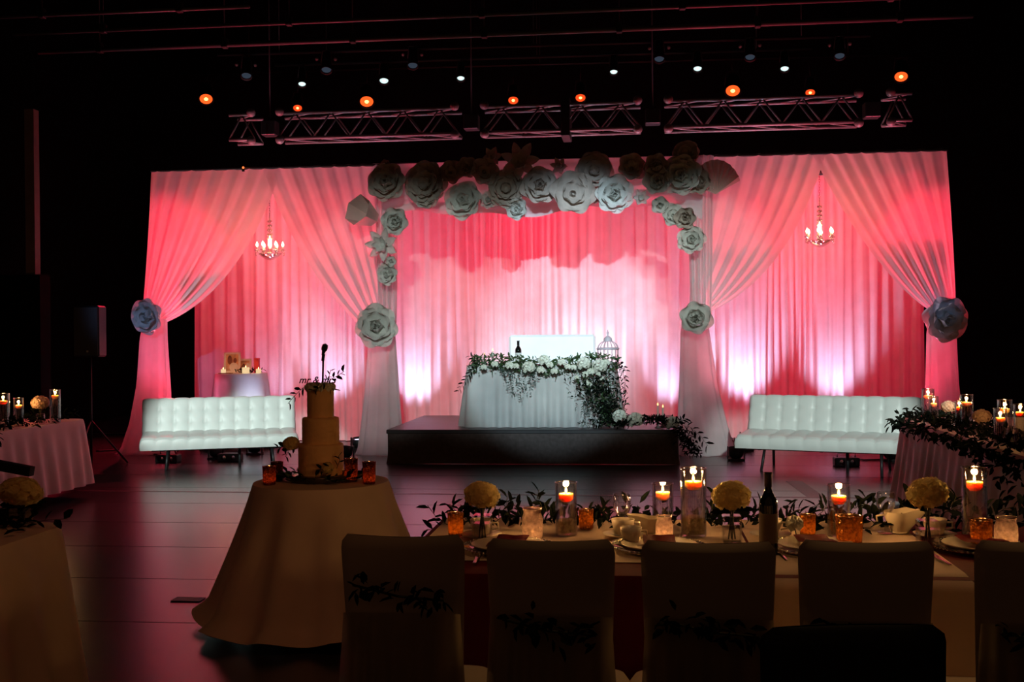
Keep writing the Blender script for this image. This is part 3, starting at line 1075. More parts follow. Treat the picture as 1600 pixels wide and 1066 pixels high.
# ---- flowers and trailing greenery on the right front corner of the riser
fa = atZ(1035, 668, RZ)
cg = thing('corner_garland', 'dark greenery trailing over the right corner of the stage', 'garland', (fa.x, 13.45, RZ))
def LC(px, py, y=13.3):
    p = atY(px, py, y)
    return Vector((p.x - fa.x, y - 13.45, p.z - RZ))
def samp_c(rnd):
    u = rnd.random()
    p = LC(965 + 100*u, 664 - 6*math.sin(PI*u) + rnd.uniform(-6, 4), 13.28)
    p.y += rnd.uniform(-0.08, 0.25)
    p.z = max(p.z, 0.012)
    return p
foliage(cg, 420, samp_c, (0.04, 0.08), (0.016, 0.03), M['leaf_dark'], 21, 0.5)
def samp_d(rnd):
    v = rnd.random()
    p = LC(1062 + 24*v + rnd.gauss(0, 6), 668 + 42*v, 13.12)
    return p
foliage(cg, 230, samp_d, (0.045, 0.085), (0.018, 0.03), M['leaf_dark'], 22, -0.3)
sprig(cg, [LC(1062, 664, 13.2), LC(1080, 668, 13.15), LC(1095, 682, 13.12), LC(1106, 697, 13.1)], M['leaf_dark'], 'leaf_dark', 12, (.07, .11), 23, False)
sprig(cg, [LC(1055, 664, 13.2), LC(1064, 657, 13.2), LC(1070, 654, 13.2)], M['leaf_dark'], 'leaf_dark', 6, (.07, .10), 24, False)
for px, py, r, me in ((968, 650, .085, HYD_ME), (993, 656, .10, HYD_ME), (1050, 661, .09, HYD_ME)):
    p = LC(px, py, 13.30)
    piece('hydrangea', me, cg, Matrix.Translation(p) @ Matrix.Diagonal((r, r, r, 1)))

# ================================================================== CANDLES
def flame_mesh(h):
    return MB().lathe([(0.0006, 0), (0.16*h, 0.12*h), (0.20*h, 0.30*h), (0.13*h, 0.60*h), (0.05*h, 0.85*h), (0.002*h, h)], 8)

def taper(px, pytop, pybot, y, label, zbase, name='taper_candle'):
    p = atY(px, pybot, y)
    zt = atY(px, pytop, y).z
    t = thing(name, label, 'candle', (p.x, y, zbase))
    h = zt - zbase
    MB().lathe([(0.04, 0), (0.04, 0.012), (0.014, 0.03), (0.017, 0.07)], 12).obj('holder', M['white_wire'], t)
    MB().lathe([(0.013, 0.05), (0.012, h*0.7), (0.010, h), (0.003, h + 0.003)], 10).obj('stick', M['wax_white'], t)
    flame_mesh(0.035).obj('flame', M['flame_small'], t, (0, 0, h + 0.002))
    return t
taper(770, 549, 575, 13.85, 'taller white taper candle at left end of head table', HZ)
taper(757, 556, 575, 13.85, 'shorter white taper candle at left end of head table', HZ)
taper(1028, 634, 664, 13.5, 'thin white taper candle on the right corner of the stage', RZ)
taper(1036, 637, 664, 13.62, 'second taper candle behind the one on stage corner', RZ)


FLAME_BIG = flame_mesh(0.025).mesh('flame', M['flame'])
FLAME_SM = flame_mesh(0.026).mesh('flame', M['flame_small'])

def floating_candle(X, Y, Z, R, H, label, level=0.62, base='beads', group='floating candles in glass cylinders', basefrac=0.30, power=1.0, name='floating_candle_vase'):
    t = thing(name, label, 'candle vase', (X, Y, Z), group=group)
    mb = MB()
    mb.lathe([(R*0.96, 0.0), (R, 0.004), (R, H), (R - 0.0030, H), (R - 0.0030, 0.008)], 36, cap0=True, cap1=True)
    mb.obj('glass', M['glass'], t, sharp=40)
    MB().tube([(R*math.cos(a), R*math.sin(a), H) for a in [2*PI*q/36 for q in range(37)]], 0.0022, 6, False).obj('rim', M['crystal'], t)
    zl = H * level
    MB().lathe([(R - 0.0045, 0.012), (R - 0.0045, zl)], 32).obj('water', M['water'], t, sharp=40)
    if base:
        MB().lathe([(R - 0.006, 0.010), (R - 0.006, H*basefrac*0.92), (R*0.5, H*basefrac)], 32).obj('bead_fill', M[base], t, sharp=40)
    cr = R * 0.68
    MB().lathe([(cr*0.55, zl - 0.014), (cr*0.92, zl - 0.004), (cr, zl + 0.010), (cr*0.94, zl + 0.018), (cr*0.72, zl + 0.017), (0.003, zl + 0.014)], 24).obj('candle', M['wax'], t)
    MB().tube([(0, 0, zl + 0.014), (0, 0, zl + 0.024)], 0.001, 5).obj('wick', M['black_plastic'], t)
    piece('flame', FLAME_BIG, t, Matrix.Translation((0, 0, zl + 0.020)))
    point((0, 0, zl + 0.045), P_CANDLE * power, WARM, 0.012, t)
    return t

def votive(X, Y, Z, R, H, m, label, lit=True, group='votive candles', power=0.10, name='votive_holder'):
    t = thing(name, label, 'votive', (X, Y, Z), group=group)
    if m == 'frosted':                               # squat jar with a neck
        prof = [(0.80, 0.0), (0.98, 0.06), (1.04, 0.40), (1.0, 0.70), (0.86, 0.82), (0.86, 0.90), (0.94, 0.94), (0.94, 1.0), (0.86, 1.0)]
        rib = 0.0
    else:                                            # ribbed tumbler
        prof = [(0.84, 0.0), (0.92, 0.05), (0.98, 0.40), (1.0, 0.80), (1.05, 0.97), (1.05, 1.0), (0.98, 1.0), (0.94, 0.75), (0.90, 0.35), (0.82, 0.10)]
        rib = 0.035
    mb = MB()
    n_ = 56
    def cupfn(u, v):
        j = v * (len(prof) - 1)
        i = min(int(j), len(prof) - 2)
        q = j - i
        rr = prof[i][0]*(1 - q) + prof[i+1][0]*q
        zz = prof[i][1]*(1 - q) + prof[i+1][1]*q
        rr *= R * (1 + rib * math.cos(14 * 2*PI*u))
        return (rr*math.cos(2*PI*u), rr*math.sin(2*PI*u), 0.001 + H*zz)
    mb.grid(cupfn, n_, len(prof) - 1, wrap=True)
    mb.obj('cup', M[m], t)
    MB().tube([(R*prof[-2][0]*math.cos(a), R*prof[-2][0]*math.sin(a), H) for a in [2*PI*q/28 for q in range(29)]], 0.0016, 6, False).obj('rim', M['silver'], t)
    MB().lathe([(R*0.8, 0.009), (R*0.8, 0.016), (0.002, 0.017)], 16).obj('tealight', M['wax_white'], t)
    if lit:
        piece('flame', FLAME_SM, t, Matrix.Translation((0, 0, 0.018)))
        if power:
            point((0, 0, 0.035), P_CANDLE * power, WARM, 0.010, t)
    return t

def bloom_vase(X, Y, Zt, zc, R, me, label, vase='square', sz=0.88, group='ivory flower balls in small vases', vw=0.034, vh=0.10, tilt=0.0):
    """Zt: table top, zc: height of the ball centre"""
    t = thing('flower_vase', label, 'flower vase', (X, Y, Zt), group=group)
    if vase == 'square':
        mb = MB()
        mb.box((0, 0, vh/2), (vw, vw, vh/2), bev=0.004)
        mb.obj('vase', M['glass'], t, smooth=False)
        MB().box((0, 0, vh*0.36), (vw*0.9, vw*0.9, vh*0.33), bev=0.003).obj('water', M['water'], t, smooth=False)
    else:
        MB().lathe([(vw*0.8, 0), (vw, 0.01), (vw, vh*0.8), (vw*0.85, vh), (vw*0.8, vh), (vw*0.9, vh*0.8), (vw*0.9, 0.012)], 24).obj('vase', M['glass'], t)
    for k in range(4):
        a = k * 1.6
        MB().tube([(0.012*math.cos(a), 0.012*math.sin(a), 0.012), (0.004*math.cos(a+1), 0.004*math.sin(a+1), vh), (0.2*R*math.cos(a), 0.2*R*math.sin(a), zc - R*0.5)], 0.003, 6).obj('stem', M['stem'], t)
    b = piece('bloom', me, t, Matrix.Translation((0, 0, zc)) @ Matrix.Rotation(tilt, 4, 'Y') @ Matrix.Diagonal((R, R, R*sz, 1)))
    rnd = random.Random(int(abs(X)*100))
    for k in range(6):
        a = k * 1.05
        leaf_piece(t, 'leaf_dark', Vector((0.3*R*math.cos(a), 0.3*R*math.sin(a), zc - R*0.7)), Vector((math.cos(a), math.sin(a), rnd.uniform(-.2, .3))).normalized(), R*rnd.uniform(.7, 1.0), rnd)
    return t

# ================================================================== SOFAS
def tuft(u, v, nu, nv, d):
    a = abs(math.sin(PI * u * nu)) ** 0.35
    b = abs(math.sin(PI * v * nv)) ** 0.35
    return -d * (1 - a) * 0.8 - d * (1 - a*a) * (1 - b*b) * 1.2

def sofa(cx, cy, rz, label, Lh=0.90):
    s_ = thing('tufted_sofa', label, 'sofa', (cx, cy, 0), (0, 0, rz), 'white tufted futon sofas')
    # seat cushion (front faces -y)
    T, D = 0.15, 0.56
    def cushion(nu, nv, W, Dp, Th, nt, mt, d):
        mb = MB()
        def top(u, v):
            e = min(u, 1-u) * W, min(v, 1-v) * Dp
            rnd_ = sum(max(0, 0.03 - x)**2 / 0.03 * 0.8 for x in e)
            return ((u - .5)*W, (v - .5)*Dp, Th/2 - rnd_ + tuft(u, v, nt, mt, d))
        mb.grid(top, nu, nv)
        def bot(u, v):
            p = top(u, v)
            return (p[0], p[1], -Th/2)
        def rim(u, v):
            # perimeter wall
            q = u * 4
            i, t = int(q) % 4, q - int(q)
            uv = [(t, 0), (1, t), (1-t, 1), (0, 1-t)][i]
            p = top(*uv)
            bulge = 0.012 * math.sin(PI * v)
            ch = -0.007 * (1 - abs(math.sin(PI * (uv[0] if i % 2 == 0 else uv[1]) * (nt if i % 2 == 0 else mt))) ** 0.4)
            off = [(0, -1), (1, 0), (0, 1), (-1, 0)][i]
            k = bulge + ch * math.sin(PI * v)
            return (p[0] + off[0]*k, p[1] + off[1]*k, p[2]*(1-v) + (-Th/2)*v)
        mb.grid(rim, nu*4, 5)
        mb.add([((sx)*W/2, sy*Dp/2, -Th/2) for sx, sy in ((-1, -1), (-1, 1), (1, 1), (1, -1))], [(0, 1, 2, 3)])
        return mb
    seat = cushion(90, 20, 2*Lh, D, T, 10, 2, 0.012).obj('seat', M['leather'], s_)
    seat.location = (0, 0, 0.335)
    seat.rotation_euler = (math.radians(4), 0, 0)
    back = cushion(90, 24, 2*Lh, 0.46, 0.11, 10, 3, 0.013).obj('backrest', M['leather'], s_)
    back.location = (0, 0.345, 0.585)
    back.rotation_euler = (math.radians(72), 0, 0)
    mb = MB()
    mb.box((0, -0.22, 0.245), (Lh*0.86, 0.02, 0.018)).box((0, 0.20, 0.225), (Lh*0.86, 0.02, 0.018))
    for x in (-0.72, 0, 0.72):
        mb.box((x*Lh, 0, 0.235), (0.018, 0.22, 0.014))
    mb.obj('frame', M['dark_metal'], s_, smooth=False)
    for x in (-0.66, 0.66):
        sx = 1 if x > 0 else -1
        MB().tube([(x*Lh, -0.20, 0.25), (x*Lh + sx*0.02, -0.29, 0.0)], 0.016, 10).obj('leg', M['dark_metal'], s_)
        MB().tube([(x*Lh, 0.19, 0.23), (x*Lh + sx*0.02, 0.27, 0.0)], 0.016, 10).obj('leg', M['dark_metal'], s_)
        MB().tube([(x*Lh, 0.20, 0.23), (x*Lh, 0.33, 0.40)], 0.012, 8).obj('hinge', M['dark_metal'], s_)
    MB().tube([(0.25*Lh, 0.0, 0.235), (0.25*Lh, 0.0, 0.0)], 0.018, 10).obj('leg', M['dark_metal'], s_)
    return s_
sl = atZ(357, 725, 0)
sofa(sl.x, 12.95, math.radians(21), 'white tufted sofa at left, in front of the satin cocktail table')
sr = atY(1290, 720, 12.75)
sofa(sr.x, 12.75, math.radians(-21), 'white tufted sofa at right, partly behind the long guest table', 0.95)

# loveseat behind the head table
lp = atY(862, 523, 15.0)
lv = thing('loveseat', 'white high-backed loveseat behind the head table', 'loveseat', (lp.x, 15.0, RZ))
hb = lp.z - RZ
MB().box((0, 0.08, 0.30 + (hb - 0.30)/2), (0.585, 0.06, (hb - 0.30)/2), bev=0.03).obj('backrest', M['leather'], lv, sharp=50)
MB().box((0, -0.22, 0.36), (0.50, 0.30, 0.10), bev=0.03).obj('seat', M['leather'], lv, sharp=50)
for x in (-0.55, 0.55):
    MB().box((x, -0.22, 0.40), (0.06, 0.30, 0.20), bev=0.03).obj('armrest', M['leather'], lv, sharp=50)
    for y_ in (-0.45, 0.06):
        MB().lathe([(0.015, 0), (0.025, 0.25)], 10, (x*0.9, y_, 0)).obj('leg', M['dark_metal'], lv)

# ---- things on the head table
def bottle(X, Y, Z, H, R, lab, label):
    t = thing('wine_bottle', label, 'bottle', (X, Y, Z))
    MB().lathe([(R*0.9, 0), (R, 0.006), (R, H*0.60), (R*0.92, H*0.66), (R*0.55, H*0.74), (R*0.38, H*0.79), (R*0.36, H*0.97), (R*0.42, H*0.975), (R*0.42, H), (R*0.2, H)], 28).obj('glass', M['bottle'], t, sharp=60)
    MB().lathe([(R*1.012, H*0.14), (R*1.012, H*0.50)], 28, cap0=False, cap1=False).obj('paper_label', M[lab], t)
    MB().lathe([(R*0.40, H*0.82), (R*0.40, H*0.97), (R*0.45, H*0.975), (R*0.45, H*1.002), (0.001, H*1.003)], 20).obj('foil_cap', M['bottle_cap'], t)
    return t
bp = atY(810, 571, 13.85)
bottle(bp.x, 13.85, HZ, 0.30, 0.040, 'bottle_label_white', 'dark wine bottle with white label on the head table')

bc = atY(950, 560, 14.05)
cage = thing('birdcage', 'white domed wire birdcage at right end of the head table', 'birdcage', (bc.x, 14.05, HZ))
Rg = 0.13
MB().lathe([(Rg + .012, 0), (Rg + .012, 0.02), (Rg, 0.022)], 30).obj('base', M['white_wire'], cage)
MB().lathe([(Rg + .006, 0.175), (Rg + .012, 0.18), (Rg + .012, 0.20), (Rg + .004, 0.203), (Rg - .004, 0.19)], 30, cap0=False, cap1=False).obj('band', M['white_wire'], cage)
for k in range(16):
    a = 2*PI*k/16
    ca, sa_ = math.cos(a), math.sin(a)
    pts = [(Rg*ca, Rg*sa_, 0.02), (Rg*ca, Rg*sa_, 0.19)]
    for j in range(1, 7):
        b = j / 6 * PI / 2
        pts.append((max(.02, Rg*math.cos(b))*ca, max(.02, Rg*math.cos(b))*sa_, 0.19 + 0.10*math.sin(b)))
    MB().tube(pts, 0.0040, 5).obj('wire', M['white_wire'], cage)
MB().lathe([(0.052, 0.275), (0.055, 0.285), (0.050, 0.32), (0.02, 0.345), (0.008, 0.35), (0.010, 0.375), (0.016, 0.385), (0.008, 0.40), (0.003, 0.425)], 16).obj('finial', M['white_wire'], cage)

# ---- things on the cocktail table
def framed(px0, px1, py0, py1, y, label, tiltz, shapes):
    a, b = atY(px0, py0, y), atY(px1, py1, y)
    wd, hh = (b.x - a.x)/2, (a.z - KZ)/2
    t = thing('photo_frame', label, 'photo frame', ((a.x + b.x)/2, y, KZ + 0.003), (-0.12, 0, tiltz))
    mb = MB()
    e = 0.014
    mb.box((0, 0, 2*hh - e), (wd, 0.008, e)).box((0, 0, e), (wd, 0.008, e)).box((-wd + e, 0, hh), (e, 0.008, hh)).box((wd - e, 0, hh), (e, 0.008, hh))
    mb.obj('frame', M['photo_frame'], t, smooth=False)
    MB().box((0, 0.003, hh), (wd - e, 0.004, hh - e)).obj('print', M['photo'], t, smooth=False)
    for (sx, sz, rx_, rz_, m) in shapes:
        vs = [(sx*wd + rx_*wd*math.cos(2*PI*k/14), -0.0025, hh + sz*hh + rz_*hh*math.sin(2*PI*k/14)) for k in range(14)]
        MB().add(vs, [tuple(range(14))]).obj('printed_shape', M[m], t, smooth=False)
    MB().box((0, 0.05, hh*0.7), (0.012, 0.003, hh*0.7), Matrix.Rotation(0.35, 3, 'X')).obj('easel_back', M['photo_frame'], t, smooth=False)
framed(350, 375, 551, 583, 15.30, 'larger pale-framed photograph on the tall satin table', 0.15, [(-.3, .25, .28, .45, 'photo_dark'), (.35, .2, .2, .25, 'photo_dark'), (.2, -.45, .55, .45, 'photo_white')])
framed(370, 393, 561, 583, 15.36, 'smaller wide photograph behind candles on the tall satin table', -0.1, [(-.1, -.2, .25, .5, 'photo_dark'), (.45, -.1, .3, .5, 'photo_white')])
rb = atY(401.5, 560, 15.22)
rbx = thing('red_box', 'slim upright red card box on the tall satin table', 'box', (rb.x, 15.22, KZ + 0.001))
MB().box((0, 0, (rb.z - KZ)/2), (0.033, 0.030, (rb.z - KZ)/2), bev=0.003).obj('body', M['red_box'], rbx, smooth=False)
MB().box((0, 0, rb.z - KZ - 0.012), (0.035, 0.032, 0.013), bev=0.003).obj('lid', M['red_box'], rbx, smooth=False)
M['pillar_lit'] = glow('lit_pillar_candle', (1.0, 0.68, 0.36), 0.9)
for px, r, lb in ((349, .035, 'small lit candle at left on the tall satin table'), (384, .050, 'largest lit candle at the middle of the tall satin table'), (404, .036, 'small lit candle before the red box')):
    p = atY(px, 578, 15.06)
    t = thing('pillar_candle', lb, 'candle', (p.x, 15.06, KZ + 0.001), group='candles on the tall satin table')
    h = r * 1.6
    MB().lathe([(r*0.95, 0), (r, 0.006), (r, h), (r*0.8, h + 0.004), (0.002, h - 0.002)], 16).obj('wax', M['pillar_lit'], t)
    piece('flame', FLAME_BIG, t, Matrix.Translation((0, 0, h + 0.004)))
    point((0, -0.01, h + 0.05), 0.5, WARM, 0.015, t)
tr_ = atY(352, 582, 15.06)
tg = thing('table_greenery', 'dark leafy sprigs among candles on the tall satin table', 'greenery', (KX, 15.14, KZ + 0.004))
foliage(tg, 60, lambda rnd: Vector((rnd.uniform(-0.02, 0.22), rnd.uniform(-.06, .06), rnd.uniform(0.004, 0.05))), (.03, .06), (.012, .022), M['leaf_dark'], 31)
sprig(tg, [(0.18, 0, 0.02), (0.28, 0, 0.03), (0.37, 0, 0.05)], M['leaf_dark'], 'leaf_dark', 6, (.04, .06), 33, False)
tag(MB().box((tr_.x + 0.02, 15.02, KZ + 0.005), (0.09, 0.05, 0.005), bev=0.002).obj('wood_tray', M['wood_tray'], smooth=False), 'flat wooden tray under the left candle on tall satin table', 'tray')

# ================================================================== CHANDELIERS
def chandelier(px, py_apex, py_bot, label):
    y = 15.15
    top, bot = atY(px, py_apex, y), atY(px, py_bot, y)
    H = top.z - bot.z
    t = thing('chandelier', label, 'chandelier', (bot.x, y, bot.z), group='crystal chandeliers')
    k = 1.0
    # chain
    for j in range(int((H - 0.62) / 0.035)):
        z = 0.62 + j * 0.035
        pts = [(0.009*math.cos(a) * (1 if j % 2 else 0), 0.009*math.cos(a) * (0 if j % 2 else 1), z + 0.018 + 0.022*math.sin(a)) for a in [2*PI*q/8 for q in range(9)]]
        MB().tube(pts, 0.003, 5, False).obj('chain_link', M['chrome'], t)
    MB().tube([(0, 0, H - 0.01), (0, 0, max(H + 0.02, ZT - 0.01 - bot.z))], 0.006, 6).obj('hanging_rod', M['chrome'], t)
    # stem with stacked crystals
    MB().lathe([(0.02, 0.10), (0.035, 0.13), (0.018, 0.17), (0.03, 0.22), (0.014, 0.27), (0.022, 0.33), (0.010, 0.38), (0.016, 0.44), (0.008, 0.52), (0.006, 0.64)], 14).obj('stem', M['crystal'], t)
    # bowl of crystal at the bottom
    MB().lathe([(0.005, 0.0), (0.05, 0.012), (0.11, 0.045), (0.15, 0.085), (0.155, 0.095), (0.10, 0.10)], 24, cap0=True, cap1=False).obj('bowl', M['crystal'], t)
    bead = MB().ball((0, 0, 0), 0.011, 6, 4, 1.5).mesh('crystal_drop', M['crystal'])
    for q in range(6):
        a = 2*PI*q/6 + 0.26
        ca, sa_ = math.cos(a), math.sin(a)
        pts = [(0.02*ca, 0.02*sa_, 0.12), (0.08*ca, 0.08*sa_, 0.075), (0.15*ca, 0.15*sa_, 0.085), (0.175*ca, 0.175*sa_, 0.13)]
        MB().tube(pts, 0.006, 6).obj('arm', M['crystal'], t)
        MB().lathe([(0.010, 0.125), (0.036, 0.135), (0.040, 0.145), (0.012, 0.140)], 12, (0.175*ca, 0.175*sa_, 0)).obj('drip_pan', M['crystal'], t)
        MB().lathe([(0.011, 0.14), (0.011, 0.19)], 10, (0.175*ca, 0.175*sa_, 0)).obj('candle_sleeve', M['wax_white'], t)
        MB().lathe([(0.006, 0.19), (0.018, 0.208), (0.018, 0.222), (0.008, 0.245), (0.001, 0.262)], 10, (0.175*ca, 0.175*sa_, 0)).obj('bulb', M['bulb'], t)
        for z in (0.105, 0.075):
            piece('crystal_drop', bead, t, Matrix.Translation((0.19*ca, 0.19*sa_, z)))
        for z, r in ((0.30, .032), (0.36, .030), (0.42, .028), (0.48, .026), (0.54, .024)):
            piece('crystal_drop', bead, t, Matrix.Translation((r*ca, r*sa_, z)))
    MB().lathe([(0.008, 0.20), (0.024, 0.23), (0.024, 0.28), (0.006, 0.34)], 10).obj('centre_bulb', M['bulb'], t)
    for q in range(3):
        a = q * 2.1 + 0.6
        point((0.26*math.cos(a), 0.26*math.sin(a), 0.24), P_CHANDELIER / 3, (1.0, 0.62, 0.26), 0.03, t, 'chandelier_light')
    return t
chandelier(422, 288, 407, 'lit crystal chandelier hanging in the left drape opening')
chandelier(1281, 256, 387, 'lit crystal chandelier hanging in the right drape opening')

# ================================================================== TRUSS, BATTENS, STAGE LAMPS
YTR = 15.0
tr0, tr1 = atY(365, 203, YTR), atY(1420, 171, YTR)
ZTR = (tr0.z + tr1.z) / 2
tr = thing('lighting_truss', 'red-lit aluminium box truss hanging above the drapes', 'truss', (0, YTR, ZTR))
hb_ = 0.17
blocks = [atY(x, 192, YTR).x for x in (422, 737, 1020, 1362)]
bounds = [tr0.x] + blocks + [tr1.x]
for i in range(5):
    a = bounds[i] + (0.16 if i > 0 else 0)
    b = bounds[i+1] - (0.16 if i < 4 else 0)
    for sy in (-1, 1):
        for sz in (-1, 1):
            MB().tube([(a, sy*hb_, sz*hb_), (b, sy*hb_, sz*hb_)], 0.024, 8).obj('chord', M['alu'], tr)
    n = max(1, round((b - a) / 0.55))
    for k in range(n):
        xa, xb = a + (b - a)*k/n, a + (b - a)*(k+1)/n
        xm = (xa + xb)/2
        for sy in (-1, 1):
            MB().tube([(xa, sy*hb_, -hb_), (xm, sy*hb_, hb_)], 0.012, 6).obj('brace', M['alu'], tr)
            MB().tube([(xm, sy*hb_, hb_), (xb, sy*hb_, -hb_)], 0.012, 6).obj('brace', M['alu'], tr)
        MB().tube([(xa, -hb_, -hb_), (xb, hb_, -hb_)], 0.012, 6).obj('brace', M['alu'], tr)
        MB().tube([(xa, hb_, hb_), (xb, -hb_, hb_)], 0.012, 6).obj('brace', M['alu'], tr)
coup = MB().ball((0, 0, 0), 0.062, 12, 8).mesh('coupler', M['alu'])
for bx_ in blocks:
    MB().box((bx_, 0, 0), (0.10, 0.10, 0.10), bev=0.01).obj('corner_block', M['dark_metal'], tr, smooth=False)
    for sx in (-1, 1):
        for sz in (-1, 1):
            piece('coupler', coup, tr, Matrix.Translation((bx_ + sx*0.20, -hb_ - 0.03, sz*(hb_ + 0.02))))
for k in (1, 2, 3):
    MB().tube([(bounds[k], 0, 0.1), (bounds[k], 0, 8.09 - ZTR)], 0.010, 6).obj('hoist_chain', M['black_plastic'], tr)
gx = atY(885, 190, YTR).x
MB().box((gx, 0, 0), (0.06, 0.25, 0.26), bev=0.01).obj('hoist_clamp', M['black_plastic'], tr, smooth=False)

def pipe_run(px0, py0, px1, py1, y, r, label, m='pipe', name='ceiling_pipe', n=0):
    a, b = atY(px0, py0, y), atY(px1, py1, y)
    t = thing(name, label, 'pipe', ((a.x + b.x)/2, y, (a.z + b.z)/2), group='pipes under the ceiling')
    L = (b.x - a.x)/2
    MB().tube([(-L, 0, 0), (L, 0, 0)], r, 10).obj('tube', M[m], t)
    for k in range(n):
        x = -L + 2*L*(k + 0.5)/n
        MB().box((x, 0, 0.02), (0.035, r + 0.02, r + 0.03), bev=0.008).obj('clamp', M['dark_metal'], t, smooth=False)
        MB().tube([(x, 0, r), (x, 0, 8.1 - (a.z + b.z)/2)], 0.008, 6).obj('hanger', M['black_plastic'], t)
    return t
pipe_run(60, 82, 1520, 24, 13.2, 0.030, 'long grey ceiling pipe highest above the stage truss', n=7)
pipe_run(20, 52, 1560, -8, 12.4, 0.022, 'thin ceiling pipe at the very top of the view', n=5)
pipe_run(-40, 12, 390, 27, 12.0, 0.022, 'short slanting ceiling pipe at top left', n=2)

def lamp(px, py, y, dia, lens, core, label, aim, group, light=None, lname='stage_spotlight', yoke=True, bat=None):
    """a can hanging from the batten; dia is the lens diameter in pixels"""
    P = atY(px, py, y)
    R = dia / pxm(P) / 2
    d = (Vector(aim) - P).normalized()
    t = thing(lname, label, 'stage light', P, d.to_track_quat('-Z', 'Y').to_euler(), group)
    MB().lathe([(R*0.8, 0.34), (R*1.12, 0.28), (R*1.15, 0.01), (R*1.30, -0.02), (R*1.26, -0.03), (R*1.05, 0.0)], 20, cap0=True, cap1=False).obj('housing', M['black_plastic'], t)
    MB().lathe([(0.001, 0.005), (R*0.6, 0.002), (R*1.02, 0.004)], 20, cap0=False, cap1=False).obj('lens', M[lens], t)
    if core:
        MB().ball((0, 0, 0.0), R*0.34, 10, 6, 0.5).obj('lamp_core', M[core], t)
    if yoke:
        q = t.rotation_euler.to_matrix().inverted()
        pts = [Vector((-R*1.25, 0, 0.14))]
        upv = q @ Vector((0, 0, 1))
        top = Vector((0, 0, 0.14)) + upv * (R*1.2 + 0.10)
        pts2 = [Vector((-R*1.2, 0, 0.14)), top + Vector((-R*0.9, 0, 0)), top + Vector((R*0.9, 0, 0)), Vector((R*1.2, 0, 0.14))]
        MB().tube(pts2, 0.009, 6).obj('yoke', M['black_plastic'], t)
        end = q @ (Vector((P.x, bat[0], bat[1] + bat[2] * P.x)) - P) if bat else top + upv * 0.22
        MB().tube([top, end], 0.010, 6).obj('clamp', M['black_plastic'], t)
    if light:
        spot('lamp_beam', (0, 0, -0.04), None, *light, parent=t)
    return t

YL = 19.0
def batten(px0, py0, px1, py1, y, label):
    a, b = atY(px0, py0, y), atY(px1, py1, y)
    t = thing('lighting_batten', label, 'pipe', ((a.x + b.x)/2, y, (a.z + b.z)/2), group='black battens carrying stage lamps')
    L, dz = (b.x - a.x)/2, (b.z - a.z)/2
    MB().tube([(-L, 0, -dz), (L, 0, dz)], 0.024, 8).obj('tube', M['black_plastic'], t)
    for k in (-0.8, 0, 0.8):
        MB().tube([(k*L, 0, k*dz), (k*L, 0, 8.1 - (a.z + b.z)/2)], 0.008, 6).obj('hanger', M['black_plastic'], t)
    sl = dz / L
    return (y, (a.z + b.z)/2 - sl * (a.x + b.x)/2, sl)
BAT_R = batten(280, 116, 1450, 84, YL + 0.14, 'black pipe carrying the red stage lamps')
BAT_W = batten(430, 102, 1270, 76, 17.35, 'black pipe carrying the small white lamps')
BAT_D = batten(340, 86, 1360, 56, 16.75, 'black pipe carrying the unlit bluish lamps')
def front_of(px, py=430, y=14.3):
    return atY(px, py, y)
G1 = 'glowing red stage lamps'
reds = [
    (322, 155, 19, 'lens_red', 'red stage lamp at far left above the truss end', 1.0),
    (465, 169, 13, 'lens_red_dim', 'small dim red lamp above the left end of truss', 0.75),
    (573, 159, 20, 'lens_red', 'bright red lamp above the left half of truss', 1.0),
    (802, 157, 15, 'lens_red_dim', 'dim red lamp left of the truss middle', 0.9),
    (907, 153, 15, 'lens_red_dim', 'dim red lamp right of the truss middle', 0.9),
    (1145, 142, 21, 'lens_red', 'bright red lamp above the right half of truss', 1.0),
    (1266, 145, 14, 'lens_red_dim', 'small dim red lamp above the right part of truss', 0.75),
    (1408, 120, 19, 'lens_red', 'red stage lamp at far right above the truss end', 1.0),
]
for px, py, d_, ln, lb, k in reds:
    A = (atY(px, 480, 16.15).x, YB, 2.1)
    lamp(px, py, YL, d_, ln, 'lens_hot', lb, A, G1, bat=BAT_R, light=(P_RED_TOP * k, RED, 58, 0.9, 0.10))
# narrow red beams from the same batten over the drapes onto sofas and floor
for px, tgt, deg, pw in ((573, atZ(705, 748, 0), 5, 2600), (1145, atZ(1255, 742, 0), 7, 3600), (322, atY(270, 400, YF), 17, 1700), (1408, atY(1455, 390, YF), 17, 1700), (465, atZ(370, 690, 0.4), 4, 1500), (1266, atZ(1300, 695, 0.4), 4, 1500)):
    P = atY(px, 148, YL - 0.15)
    spot('narrow_red_beam', P, tgt, pw, RED, deg, 0.6, 0.06)
# added unseen pink spots near the front ceiling pipe, brightening the guest tables
for loc, tgt, pw in (((1.6, 13.1, 5.1), (RTX - 0.6, RTY - 1.3, 0.35), 260), ((-1.4, 13.1, 5.1), (LRX + 0.5, LRY - 1.2, 0.35), 240)):
    spot('pink_table_fill', loc, tgt, pw, (1.0, 0.27, 0.30), 26, 0.9, 0.10)
whites = [(472, 131, 11, 'small white lamp at far left of the white row'), (600, 126, 13, 'brighter white lamp second in the white row'), (720, 122, 11, 'small white lamp left of the view middle'),
          (959, 112, 11, 'small white lamp right of the view middle'), (1090, 107, 12, 'white lamp second from right in white row'), (1226, 107, 12, 'rightmost small white lamp')]
for px, py, d_, lb in whites:
    lamp(px, py, 17.2, d_, 'lens_white', 'lens_white_hot', lb, (atY(px, 300, 15.4).x, 15.0, 2), 'small white lamps above the stage', bat=BAT_W)
